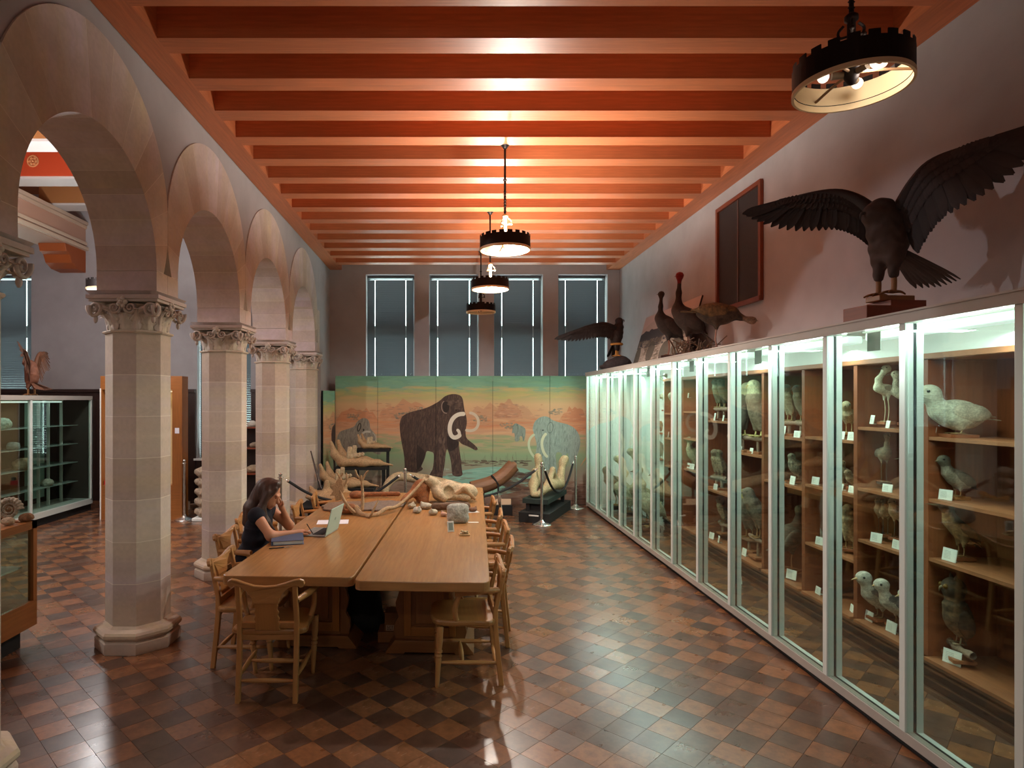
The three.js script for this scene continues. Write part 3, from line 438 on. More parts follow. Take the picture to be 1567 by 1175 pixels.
P(1406, 1.294, { len: 0.17, tilt: 0.7, neck: 0.04, head: 0.17, leg: 0.05, back: '#7d6c5a', belly: '#a8937c' }, 'brown_quail', 'small brown quail at the shelf end beside the grey dove', PI - 0.4);
P(1470, 0.905, { len: 0.25, fat: 0.22, tilt: 0.75, neck: 0.06, nt: 1.2, head: 0.17, bill: 0.09, drop: -0.15, leg: 0.08, back: '#54402c', belly: '#a58b60', crown: '#4c3a2a', pat: 0.95, scale: 18 }, 'streaked_bittern', 'streaked brown bittern with long bill above the owl', PI - 0.1);
P(1466, 0.262, { len: 0.27, fat: 0.30, tilt: 1.35, neck: 0.03, nt: 1.5, head: 0.25, bill: 0.03, hook: 1, leg: 0.06, owl: 1, back: '#4f3c2c', belly: '#73593e', crown: '#54412f', pat: 0.9, scale: 20, tail: 0.3, legC: '#9a8468', stand: 'branch', perch: 0.08 }, 'horned_owl', 'mottled brown horned owl on the bottom shelf', PI - 0.3, 3.34);
P(1408, 0.262, { ...GULL, len: 0.25 }, 'white_tern', 'pale tern at the bottom shelf edge beside the owl', PI + 0.2);
card('under the white grouse', 1427, 1.705, 1.05); card('in front of the grey dove', 1447, 1.294, 1.15); card('in front of the streaked bittern', 1453, 0.90, 1.4); card('below the horned owl', 1457, 0.24, 1.5); card('beside the brown quail', 1408, 1.294, 0.9); card('at the divider near the streaked bittern', 1410, 0.9, 0.9); card('at the divider near the horned owl', 1408, 0.24, 1.0);
// unit with the avocet and the gulls
P(1356, 1.765, { len: 0.185, fat: 0.23, tilt: 0.1, neck: 0.12, nt: 1.95, head: 0.17, bill: 0.1, drop: -0.12, billR: 0.005, leg: 0.2, back: '#dcd5b4', belly: '#dfd8ba', wing: '#8d866c', tail: 0.3, pat: 0.1, legC: '#c9bf9a', bend: -0.6, standM: MT.caseShelf }, 'avocet', 'pale long-legged avocet with thin upturned bill', PI + 0.05, 3.34);
P(1384, 1.76, { len: 0.17, tilt: 0.2, neck: 0.1, nt: 1.6, head: 0.17, bill: 0.08, leg: 0.17, back: '#cfc7a8', belly: '#d8d0b4', billR: 0.004, legC: '#c9bf9a' }, 'stilt', 'slender pale stilt partly hidden behind the avocet', PI - 0.5, 3.42);
P(1353, 1.30, { len: 0.17, fat: 0.3, tilt: 0.35, neck: 0.09, nt: 1.5, head: 0.14, bill: 0.05, leg: 0.17, back: '#ab9c85', belly: '#b9a98f', pat: 0.15, legC: '#6a5a48', tail: 0.2, standM: MT.blackMatte }, 'long_legged_plover', 'round long-legged plover seen from the front under the avocet', -PI / 2 - 0.3);
P(1341, 0.9, { len: 0.15, fat: 0.31, tilt: 0.4, neck: 0.03, head: 0.18, bill: 0.04, leg: 0.13, back: '#9a8468', belly: '#c0aa8a', pat: 0.4, legC: '#4a4038', tail: 0.15 }, 'godwit', 'round tan godwit on thin dark legs, at the divider', PI + 0.7);
P(1355, 0.9, { len: 0.15, fat: 0.31, tilt: 0.4, neck: 0.03, head: 0.18, bill: 0.04, leg: 0.13, back: '#6d5a44', belly: '#b09a7a', pat: 0.6, legC: '#4a4038', tail: 0.15 }, 'godwit', 'darker mottled godwit in the middle of three', PI + 0.9);
P(1372, 0.9, { len: 0.16, fat: 0.31, tilt: 0.4, neck: 0.03, head: 0.18, bill: 0.04, leg: 0.14, back: '#b0906c', belly: '#c9ac88', pat: 0.3, legC: '#4a4038', tail: 0.15 }, 'godwit', 'pinkish godwit last of three beside the mullion', PI + 0.5);
P(1346, 0.262, GULL, 'gull', 'white gull with pale bill and grey wings by the divider', PI + 0.05, 3.33);
P(1374, 0.262, { ...GULL, len: 0.25, bill: 0.03 }, 'gull', 'smaller white gull half hidden behind the other gull', PI - 0.05, 3.36);
card('in front of the avocet, on a book', 1335, 1.765, 1.15); card('at the feet of the avocet', 1359, 1.74, 0.95); card('beside the long-legged plover', 1358, 1.266, 1.0); card('in front of the tan godwit', 1341, 0.866, 1.2); card('in front of the pinkish godwit', 1372, 0.866, 1.1); card('in front of the white gull', 1330, 0.24, 1.25); card('in front of the smaller gull', 1364, 0.24, 1.35);
// unit with the streaked sandpiper
P(1299, 1.66, { len: 0.2, fat: 0.3, tilt: 0.2, neck: 0.03, nt: 0.9, head: 0.2, bill: 0.03, leg: 0.09, back: '#b9ab84', belly: '#cfc29c', pat: 0.55, legC: '#b9a878', standM: MT.honey }, 'pale_owl', 'small pale speckled owlet facing the glass', PI + 0.8, 3.36);
P(1293, 1.22, { len: 0.14, fat: 0.3, tilt: 0.45, neck: 0.03, nt: 1.4, head: 0.2, bill: 0.02, leg: 0.05, back: '#a39070', belly: '#b9a685', pat: 0.5 }, 'quail', 'speckled tan quail standing upright on the middle shelf', PI + 0.6);
P(1306, 1.21, { len: 0.14, fat: 0.3, tilt: 0.15, neck: 0.02, nt: 1.0, head: 0.19, bill: 0.02, leg: 0.03, back: '#a8906c', belly: '#b9a27e', pat: 0.5 }, 'quail', 'speckled tan quail crouching beside the upright quail', PI + 0.3);
P(1300, 0.70, { len: 0.26, fat: 0.2, tilt: 1.2, neck: 0.02, nt: 1.5, head: 0.19, bill: 0.03, leg: 0.06, back: '#8d7452', belly: '#c0a67c', pat: 1.0, scale: 22 }, 'streaked_sandpiper', 'upright streaked sandpiper on a wooden plate', PI + 0.7, 3.36);
P(1251, 1.645, { len: 0.18, fat: 0.29, tilt: 1.0, neck: 0.04, nt: 1.5, head: 0.19, bill: 0.03, leg: 0.06, back: '#b59b80', belly: '#d4b89c', pat: 0.15 }, 'pink_pigeon', 'plump pinkish pigeon against the brown divider', PI + 0.9, 3.4);
P(1254, 1.215, { len: 0.16, fat: 0.3, tilt: 0.9, neck: 0.03, nt: 1.5, head: 0.18, bill: 0.02, leg: 0.04, back: '#a39a8a', belly: '#c8c0b0' }, 'snow_bunting', 'small whitish bird low on the middle shelf', PI + 0.9);
card('beside the pinkish pigeon', 1237, 1.63, 1.05); card('below the small whitish bird', 1248, 1.2, 1.15); card('below the empty middle shelf', 1254, 0.68, 1.15); card('in the corner of the bottom shelf', 1252, 0.24, 1.1); card('beside the divider by the small pale owlet', 1288, 1.625, 1.1); card('under the small pale owlet', 1304, 1.625, 1.1); card('beside the upright quail', 1287, 1.2, 0.95); card('beside the crouching quail', 1303, 1.2, 0.95); card('on the bare bottom shelf below the sandpiper', 1304, 0.24, 1.0);
single('folded_card', 'folded grey cardboard tent on the second shelf from below', 'card', [T(extr([[0, 0], [0.14, 0], [0.11, 0.13], [0.035, 0.13]], 0.1, 0.002), 3.36, 0.682, -3.36 * F / (1243 - 682), 0, -PI / 2 + 0.4)], M('#a49a8c', 0.9));
// unit with the hawk pair
const HAWK = { len: 0.25, fat: 0.23, tilt: 1.2, neck: 0.03, nt: 1.45, head: 0.165, bill: 0.03, hook: 1, leg: 0.06, back: '#5f5a4a', belly: '#a8a284', crown: '#5a5646', pat: 0.4, tail: 0.45, legC: '#b9a878', billC: '#3a3428', stand: 'branch' };
P(1208, 1.60, { ...HAWK, perch: 0.13 }, 'hawk', 'pale breasted hawk on a knobbly branch', PI + 0.25, 3.36);
P(1226, 1.60, { ...HAWK, len: 0.24, back: '#4a4a42', belly: '#77755f', crown: '#3c3f38', perch: 0.13 }, 'hawk', 'darker hawk perched beside the pale breasted one', PI - 0.2, 3.40);
P(1219, 1.17, { len: 0.2, fat: 0.33, tilt: 0.8, neck: 0.02, nt: 1.3, head: 0.16, bill: 0.02, leg: 0.04, back: '#8f8570', belly: '#a89c84', pat: 1.0, scale: 30 }, 'ruffled_grouse', 'ruffled barred grouse under the hawk pair', PI + 0.2, 3.37);
P(1198, 1.19, { len: 0.16, fat: 0.2, tilt: 1.2, neck: 0.03, head: 0.15, leg: 0.05, back: '#8a7560', belly: '#a5917a' }, 'young_grouse', 'thin young grouse beside the ruffled one', PI + 0.5);
P(1206, 0.28, { len: 0.40, fat: 0.30, tilt: 0.35, neck: 0.16, nt: 1.25, head: 0.10, bill: 0.05, leg: 0.20, back: '#5f4e3c', belly: '#6f5c48', crown: '#8f7858', pat: 0.9, scale: 34, tail: 0.4, legC: '#a5714a' }, 'brown_hen_turkey', 'large dark brown game bird with raised neck on bottom shelf', 0.5, 3.34);
card('on a block at the hawk branch', 1197, 1.62, 1.3); card('under the hawk branch', 1220, 1.6, 1.05); card('in front of the ruffled grouse', 1213, 1.15, 1.35); card('beside the thin young grouse', 1196, 1.15, 1.1); card('at the feet of the large dark game bird', 1211, 0.25, 1.5);
// unit with the bald eagles
const EAGLE = { len: 0.46, fat: 0.19, tilt: 1.28, neck: 0.07, nt: 1.5, head: 0.125, bill: 0.05, hook: 1, leg: 0.08, back: '#5d574a', belly: '#6a6252', crown: '#d8d3a6', collar: 2.0, pat: 0.35, tail: 0.4, legC: '#c9b878', billC: '#c9b070', stand: 'branch', perch: 0.16, legR: 0.022 };
P(1137, 1.376, { ...EAGLE, len: 0.44 }, 'bald_eagle', 'bald eagle standing upright with its back to the case end', 0.15, 3.30);
P(1160, 1.376, { ...EAGLE, fat: 0.22, back: '#8a7a66', belly: '#9a8870', wing: '#7d6c58', pat: 0.5 }, 'bald_eagle', 'bald eagle with brown folded wing facing the other eagle', PI + 0.15, 3.34);
P(1146, 0.26, { len: 0.4, fat: 0.24, tilt: 1.15, neck: 0.05, nt: 1.4, head: 0.13, bill: 0.04, hook: 1, leg: 0.1, back: '#6f675a', belly: '#8a8172', crown: '#b0a894', pat: 0.6, tail: 0.4, stand: 'branch', perch: 0.14 }, 'gray_eagle', 'large grey eagle perched below the bald eagles', PI + 0.4, 3.38);
P(1160, 0.26, { len: 0.4, fat: 0.24, tilt: 0.95, neck: 0.04, nt: 1.2, head: 0.13, bill: 0.04, hook: 1, leg: 0.12, back: '#8a7f70', belly: '#978a76', crown: '#8a8070', pat: 0.7, tail: 0.35, stand: 'branch', perch: 0.2 }, 'gray_eagle', 'ruffled pale grey eagle leaning over a yellow footed prey', PI - 0.1, 3.34);
card('under the upright bald eagle', 1134, 1.376, 1.0); card('between the bald eagles', 1150, 1.376, 1.0); card('below the large grey eagle', 1139, 0.24, 1.35);
single('yellow_tag', 'yellowish square card hung before the grey eagles', 'card', [box(0.13, 0.1, 0.004, 3.24, 0.93, -3.24 * F / (1140 - 682), 0, -PI / 2 + 0.2)], M('#a89a5c', 0.8));
single('fallen_label', 'tall pale label strip leaning on the plinth inside the glass', 'card', [box(0.05, 0.19, 0.003, 3.12, 0.097, -3.12 * F / (1132 - 682), 0.0, -PI / 2 + 0.1, 0.2)], M('#e3efe6', 0.8));
// unit with the spotted owls
P(1097, 1.70, { ...HAWK, back: '#6d6e58', belly: '#8f8f70', perch: 0.14 }, 'kite', 'olive grey hawk with hooked head on a light branch', PI + 0.2, 3.36);
P(1108, 1.70, { ...HAWK, back: '#565a48', belly: '#6d7058', perch: 0.14 }, 'kite', 'darker olive hawk behind the olive grey one', PI - 0.2, 3.40);
const OWL = { len: 0.23, fat: 0.24, tilt: 1.15, neck: 0.02, nt: 1.5, head: 0.2, bill: 0.02, hook: 1, leg: 0.05, back: '#8f7d64', belly: '#b5a382', pat: 1.0, scale: 24, tail: 0.45, stand: 'branch', perch: 0.14 };
P(1093, 0.86, OWL, 'spotted_owl', 'spotted tan owl clinging to a perch, first of a pair', PI + 0.5, 3.34);
P(1104, 0.86, { ...OWL, back: '#7d6b54' }, 'spotted_owl', 'browner spotted owl pressed against the first', PI - 0.1, 3.36);
P(1091, 0.30, { ...OWL, len: 0.24, perch: 0.14, belly: '#a89270' }, 'marsh_hawk', 'buff hawk with spread tail below the spotted owls', PI + 0.3, 3.36);
P(1105, 0.30, { ...OWL, len: 0.23, back: '#5f4c38', perch: 0.12 }, 'marsh_hawk', 'dark hawk in the shade behind the buff hawk', PI, 3.42);
card('below the olive grey hawk', 1094, 1.70, 1.5); card('below the darker olive hawk', 1107, 1.70, 1.2); card('below the spotted owl pair', 1095, 0.86, 1.2); card('below the buff hawk', 1089, 0.24, 1.3); card('below the dark hawk', 1100, 0.24, 1.3);
// units with ducks, cranes and geese
P(1055, 1.82, { len: 0.2, fat: 0.28, tilt: 0.35, neck: 0.06, nt: 1.2, head: 0.18, bill: 0.03, leg: 0.05, back: '#cfc8a8', belly: '#dcd5b8', standM: MT.honey }, 'white_duckling', 'small white waterbird on an orange block', PI + 0.2, 3.34);
P(1058, 1.05, { len: 0.27, fat: 0.27, tilt: 0.9, neck: 0.09, nt: 1.5, head: 0.14, bill: 0.03, leg: 0.04, back: '#9a9270', belly: '#c5bd98', crown: '#a89a78' }, 'standing_teal', 'upright cream duck between two label cards', PI + 0.1, 3.34);
P(1050, 0.27, { len: 0.42, fat: 0.28, tilt: 0.4, neck: 0.1, nt: 1.2, head: 0.13, leg: 0.1, back: '#3a4238', belly: '#57564a', crown: '#233028' }, 'dark_loon', 'dark green black diving bird on the bottom shelf', PI + 0.3, 3.36);
P(1061, 1.46, { len: 0.18, fat: 0.28, tilt: 0.4, neck: 0.04, head: 0.18, leg: 0.04, back: '#8a7358', belly: '#b09a7c' }, 'tan_duck', 'small tan duck two shelves above the diving bird', PI, 3.4);
card('at the tail of the upright cream duck', 1053, 1.03, 1.2); card('at the feet of the upright cream duck', 1059, 1.03, 1.2); card('above the small white waterbird', 1053, 1.98, 1.1); card('at the divider above the cream duck', 1040, 1.44, 1.3);
P(1017, 1.78, { len: 0.2, fat: 0.24, tilt: 0.4, neck: 0.24, nt: 1.5, head: 0.13, bill: 0.06, leg: 0.16, back: '#a89f86', belly: '#b9b094', bend: 1 }, 'crane', 'grey crane with long raised neck, beside a white one', 0.3, 3.36);
P(1022, 1.78, { len: 0.24, fat: 0.26, tilt: 0.6, neck: 0.26, nt: 1.5, head: 0.12, bill: 0.06, leg: 0.08, back: '#d3cdb0', belly: '#dcd6bc', bend: 1.4 }, 'white_heron', 'white heron with bent neck against a divider', PI, 3.36);
P(1034, 1.78, { len: 0.26, fat: 0.26, tilt: 0.5, neck: 0.26, nt: 1.45, head: 0.12, bill: 0.06, leg: 0.08, back: '#bfb89c', belly: '#cfc8ac', bend: 1.2 }, 'white_heron', 'pale heron with bent neck beside the small white waterbird', PI + 0.2, 3.36);
P(1013, 1.42, { len: 0.26, fat: 0.28, tilt: 0.35, neck: 0.06, nt: 1.2, head: 0.16, leg: 0.03, back: '#a8805c', belly: '#b99a78' }, 'brown_duck', 'brown duck under the grey crane', PI + 0.3, 3.36);
P(1012, 1.02, { len: 0.3, fat: 0.26, tilt: 0.8, neck: 0.16, nt: 1.4, head: 0.12, leg: 0.05, back: '#8a7a68', belly: '#b0a08a' }, 'gray_goose', 'grey goose with pale chest under the brown duck', PI + 0.2, 3.34);
P(1018, 0.27, { len: 0.45, fat: 0.3, tilt: 0.45, neck: 0.16, nt: 1.3, head: 0.11, bill: 0.05, leg: 0.1, back: '#b5a684', belly: '#cabf9c' }, 'cream_goose', 'big cream goose sitting on the bottom shelf', PI + 0.1, 3.34);
P(1026, 0.27, { len: 0.42, fat: 0.3, tilt: 0.5, neck: 0.1, nt: 1.2, head: 0.12, leg: 0.08, back: '#7d6a56', belly: '#a5907a' }, 'brown_goose', 'big brown goose behind the cream goose', PI - 0.1, 3.38);
card('under the grey crane', 1011, 1.76, 1.3); card('beside the brown duck', 1022, 1.40, 1.4); card('beside the big cream goose', 1012, 0.32, 1.4);
single('green_panel', 'small green display panel standing among the geese', 'panel', [box(0.02, 0.3, 0.34, 3.32, 1.16, -9.05 + 0.35, 0, 0, 0)], M('#4f6b58', 0.8));
// floor-standing water birds at the far end
const FLOORB = { stand: 'block', block: 0.06, standM: MT.darkWood };
P(985, 0.06, { ...FLOORB, len: 0.55, fat: 0.26, tilt: 0.55, neck: 0.52, nt: 1.5, head: 0.09, bill: 0.08, leg: 0.2, back: '#c3b890', belly: '#d5cba6', bend: 0.7 }, 'swan', 'tall cream swan with long neck near the shelf end', PI + 0.4, 2.98, 'waterbirds on the case floor');
P(995, 0.06, { ...FLOORB, len: 0.5, fat: 0.27, tilt: 0.7, neck: 0.3, nt: 1.45, head: 0.11, bill: 0.06, leg: 0.15, back: '#cfc6a4', belly: '#dad2b2', bend: 0.5 }, 'snow_goose', 'white goose standing close to the tall swan', PI - 0.1, 2.95, 'waterbirds on the case floor');
P(962, 0.06, { ...FLOORB, len: 0.55, fat: 0.27, tilt: 0.5, neck: 0.42, nt: 1.6, head: 0.09, bill: 0.07, leg: 0.12, back: '#c5bf9c', belly: '#d8d2b0', bend: 0.9 }, 'swan', 'white swan with folded head before the pale lining', PI + 0.1, 3.0, 'waterbirds on the case floor');
P(944, 0.06, { ...FLOORB, len: 0.5, fat: 0.28, tilt: 0.5, neck: 0.1, nt: 1.2, head: 0.13, leg: 0.2, back: '#8a7352', belly: '#a58c66' }, 'brown_pelican', 'squat brown waterbird on a dark block', PI + 0.2, 2.98, 'waterbirds on the case floor');
P(929, 0.06, { ...FLOORB, len: 0.55, fat: 0.25, tilt: 0.75, neck: 0.35, nt: 1.5, head: 0.1, bill: 0.28, drop: 1.0, billR: 0.03, leg: 0.15, back: '#8f8468', belly: '#b0a688', billC: '#b58a5a', bend: 0.5 }, 'pelican', 'pelican with long orange bill before the pale lining', PI + 0.1, 2.98, 'waterbirds on the case floor');

// ================================================================ TABLES AND CHAIRS
const TURN = -0.0489, TOP = 0.76;
function libraryTable(label, x, d, W, L) {
  const t = thing('library_table', label, 'table', [x, 0, -d], TURN, 'library tables');
  const r = 0.055, hw = W / 2, o = []; for (const [cx, cz, a0] of [[hw - r, -r, 0], [-hw + r, -r, PI / 2], [-hw + r, -L + r, PI], [hw - r, -L + r, PI * 1.5]]) for (let q = 0; q <= 5; q++) { const a = a0 + q / 5 * PI / 2; o.push([cx + r * cos(a), -(cz + r * sin(a))]); }
  const pts = o.map(([a, b]) => [a, b]);
  mesh('tabletop', T(extr(pts, 0.066, 0.006), 0, TOP - 0.033, 0, -PI / 2), MT.oak, t);
  for (const pz of [-0.72, -L + 0.9]) {
    const p = new THREE.Group(); p.name = 'pedestal'; p.position.set(0, 0, pz); t.add(p);
    const D = 0.5;
    mesh('post', span(-0.2, 0.2, 0.1, 0.69, -D, -0.02), MT.oakDark, p);
    for (const s of [-1, 1]) mesh('stile', [rbox(0.055, 0.56, 0.03, 0.004, s * 0.173, 0.41, -0.012)], MT.oakEdge, p);
    mesh('rail', [rbox(0.29, 0.07, 0.028, 0.004, 0, 0.165, -0.012)], MT.oakEdge, p); mesh('rail', [rbox(0.29, 0.05, 0.028, 0.004, 0, 0.662, -0.012)], MT.oakEdge, p);
    mesh('panel', [rbox(0.225, 0.40, 0.02, 0.008, 0, 0.42, -0.016)], MT.oakDark, p);
    for (const s of [-1, 1]) mesh('bracket', extr([[0.2, 0.1], [0.27, 0.1], [0.285, 0.16], [0.275, 0.22], [0.245, 0.27], [0.262, 0.32], [0.268, 0.38], [0.245, 0.45], [0.225, 0.51], [0.232, 0.57], [0.265, 0.63], [0.275, 0.69], [0.2, 0.69]].map(([a, b]) => [s * a, b]).reverse(), 0.05, 0.004).translate(0, 0, -0.05), MT.oakDark, p);
    mesh('foot', [extr([[-0.34, 0.0], [-0.2, 0.0], [-0.19, 0.012], [0.19, 0.012], [0.2, 0.0], [0.34, 0.0], [0.335, 0.018], [0.27, 0.1], [-0.27, 0.1], [-0.335, 0.018]], 0.56, 0.004).translate(0, 0, -0.26)], MT.oakDark, p);
  }
  mesh('stretcher', span(-0.05, 0.05, 0.18, 0.32, -0.9, -L + 1.1), MT.oakDark, t);
  mesh('apron', [span(-hw + 0.12, hw - 0.12, 0.64, 0.694, -1.25, -L + 1.4)], MT.oakDark, t);
  return t;
}
libraryTable('long oak library table with laptop, antlers and fur pelts on it', -1.073, 4.23, 0.905, 3.85);
libraryTable('long oak library table with skull, bones and stone block on it', -0.158, 4.11, 0.895, 4.45);

const chairGeo = {};
{
  const G = chairGeo;
  G.seat = T(extr([[-0.205, -0.2], [0.205, -0.2], [0.235, -0.05], [0.235, 0.1], [0.2, 0.2], [0.1, 0.235], [-0.1, 0.235], [-0.2, 0.2], [-0.235, 0.1], [-0.235, -0.05]].map(([a, b]) => [a, -b]).reverse(), 0.042, 0.014, true), 0, 0.44, 0, -PI / 2);
  const prof = [[-0.262, 0], [-0.228, 0], [-0.205, 0.2], [-0.185, 0.42], [-0.19, 0.52], [-0.235, 0.72], [-0.25, 0.79], [-0.275, 0.79], [-0.262, 0.72], [-0.222, 0.52], [-0.222, 0.4], [-0.24, 0.2]];
  G.post = extr(prof.map(([z, y]) => [-z, y]).reverse(), 0.032, 0.005).rotateY(PI / 2);
  const half = [[0, 0.772], [0.07, 0.776], [0.13, 0.792], [0.185, 0.808], [0.22, 0.81], [0.243, 0.797], [0.249, 0.775], [0.238, 0.755], [0.22, 0.751], [0.207, 0.764], [0.185, 0.768], [0.15, 0.757], [0.115, 0.728], [0.092, 0.69], [0.082, 0.65]];
  const bend = (g, k) => { const p = g.attributes.position; for (let i = 0; i < p.count; i++) p.setZ(i, p.getZ(i) + k * (0.06 - p.getX(i) ** 2)); g.computeVertexNormals(); return g; };
  const lean = (g) => { g.translate(0, -0.47, 0); g.rotateX(-0.19); g.translate(0, 0.47, -0.195); return g; };
  G.crest = lean(bend(extr(half.map(([a, b]) => [-a, b]).concat(half.slice(1).reverse()), 0.026, 0.006), -0.5));
  const sp = [[0.082, 0.68]]; for (let k = 0; k <= 8; k++) { const y = 0.655 - k * 0.022; sp.push([0.071 + (k % 2 ? 0.0055 : -0.003) + 0.008 * (k / 8), y]); } sp.push([0.085, 0.462]);
  G.splat = lean(bend(extr(sp.map(([a, b]) => [-a, b]).concat([...sp].reverse()), 0.014, 0.003), -0.5));
  G.rail = [rbox(0.36, 0.042, 0.024, 0.005, 0, 0.487, -0.205, -0.15), rbox(0.36, 0.035, 0.024, 0.005, 0, 0.405, -0.198)];
  G.front = lathe([[0, 0], [0.0135, 0], [0.015, 0.03], [0.019, 0.15], [0.021, 0.2], [0.016, 0.205], [0.016, 0.212], [0.023, 0.216], [0.023, 0.226], [0.017, 0.231], [0.017, 0.24], [0.024, 0.245], [0.025, 0.256], [0.018, 0.262], [0.023, 0.31], [0.022, 0.42], [0, 0.42]], 12);
  G.arm = (s) => [tube([[s * 0.19, 0.652, -0.228], [s * 0.222, 0.656, -0.12], [s * 0.245, 0.655, 0.0], [s * 0.25, 0.652, 0.075]], (t) => 0.019 + 0.008 * t, 14, 8)];
  G.support = (s) => [tube([[s * 0.213, 0.44, 0.06], [s * 0.24, 0.53, 0.075], [s * 0.247, 0.65, 0.045]], (t) => 0.018, 8, 8)];
  G.side = (s) => [tube([[s * 0.195, 0.165, 0.185], [s * 0.192, 0.16, -0.02], [s * 0.188, 0.155, -0.215]], (t) => 0.009 + 0.008 * sin(t * PI), 10, 8)];
  G.cross = [tube([[-0.19, 0.16, 0.02], [0, 0.16, 0.02], [0.19, 0.16, 0.02]], (t) => 0.009 + 0.009 * sin(t * PI), 10, 8)];
  G.back = [tube([[-0.18, 0.13, -0.22], [0, 0.13, -0.22], [0.18, 0.13, -0.22]], (t) => 0.009 + 0.007 * sin(t * PI), 10, 8)];
}
let chair0;
function chair(label, x, d, turn) {
  if (chair0) return copyOf(chair0, label, [x, 0, -d], turn);
  const t = chair0 = thing('wooden_armchair', label, 'chair', [x, 0, -d], turn, 'oak armchairs around the tables'), G = chairGeo, m = MT.chair;
  mesh('seat', G.seat, MT.chair2, t);
  for (const s of [-1, 1]) { mesh('rear_post', G.post.clone().translate(s * 0.185, 0, 0), m, t); mesh('front_leg', T(G.front.clone(), s * 0.205, 0, 0.195, -0.05, 0, s * -0.06), m, t); mesh('arm', G.arm(s), m, t); mesh('arm_support', G.support(s), m, t); mesh('stretcher', G.side(s), m, t); }
  mesh('crest_rail', G.crest, m, t); mesh('splat', G.splat, MT.chair2, t); mesh('back_rail', G.rail, m, t); mesh('stretcher', G.cross, m, t); mesh('stretcher', G.back, m, t);
  return t;
}
chair('oak armchair at the table end, its scalloped back turned to the open floor', -1.155, 4.29, PI);
chair('oak armchair at the table corner beside the woman, next to the end chair', -1.44, 4.74, PI / 2 + 0.05);
chair('oak armchair the woman in black sits on', -1.70, 5.56, PI / 2 + 0.08);
chair('oak armchair drawn back just behind the seated woman', -1.80, 6.32, PI / 2 - 0.15);
chair('oak armchair pushed in beside the fur pelts, nearer the woman', -1.42, 7.08, PI / 2);
chair('oak armchair pushed in at the far end by the jaw bones', -1.36, 7.74, PI / 2 - 0.1);
chair('oak armchair on the aisle side at the rounded table corner', 0.13, 4.47, -PI / 2 - 0.03);
chair('second oak armchair from the rounded table corner, drawn out a little', 0.27, 5.16, -PI / 2 + 0.12);
chair('third oak armchair from the rounded table corner', 0.30, 5.83, -PI / 2);
chair('fourth oak armchair from the rounded table corner', 0.30, 6.5, -PI / 2 + 0.1);
chair('oak armchair with a pale cloth hung on its back', 0.30, 7.35, -PI / 2);
{ // pale cloth on the last chair
  const g = new THREE.PlaneGeometry(0.34, 0.5, 14, 16), p = g.attributes.position; for (let i = 0; i < p.count; i++) { const a = p.getX(i), b = p.getY(i); p.setXYZ(i, a * (1 - 0.12 * (b + 0.25)), b, 0.012 * sin(a * 40 + b * 6) + 0.008 * sin(b * 22)); }
  g.computeVertexNormals(); single('draped_cloth', 'pale grey cloth hanging over the back of the last chair', 'cloth', [T(g, 0.635, 0.585, -7.36, 0.0, PI / 2, 0.05)], M('#b9b2a4', 0.95, { side: THREE.DoubleSide }));
}
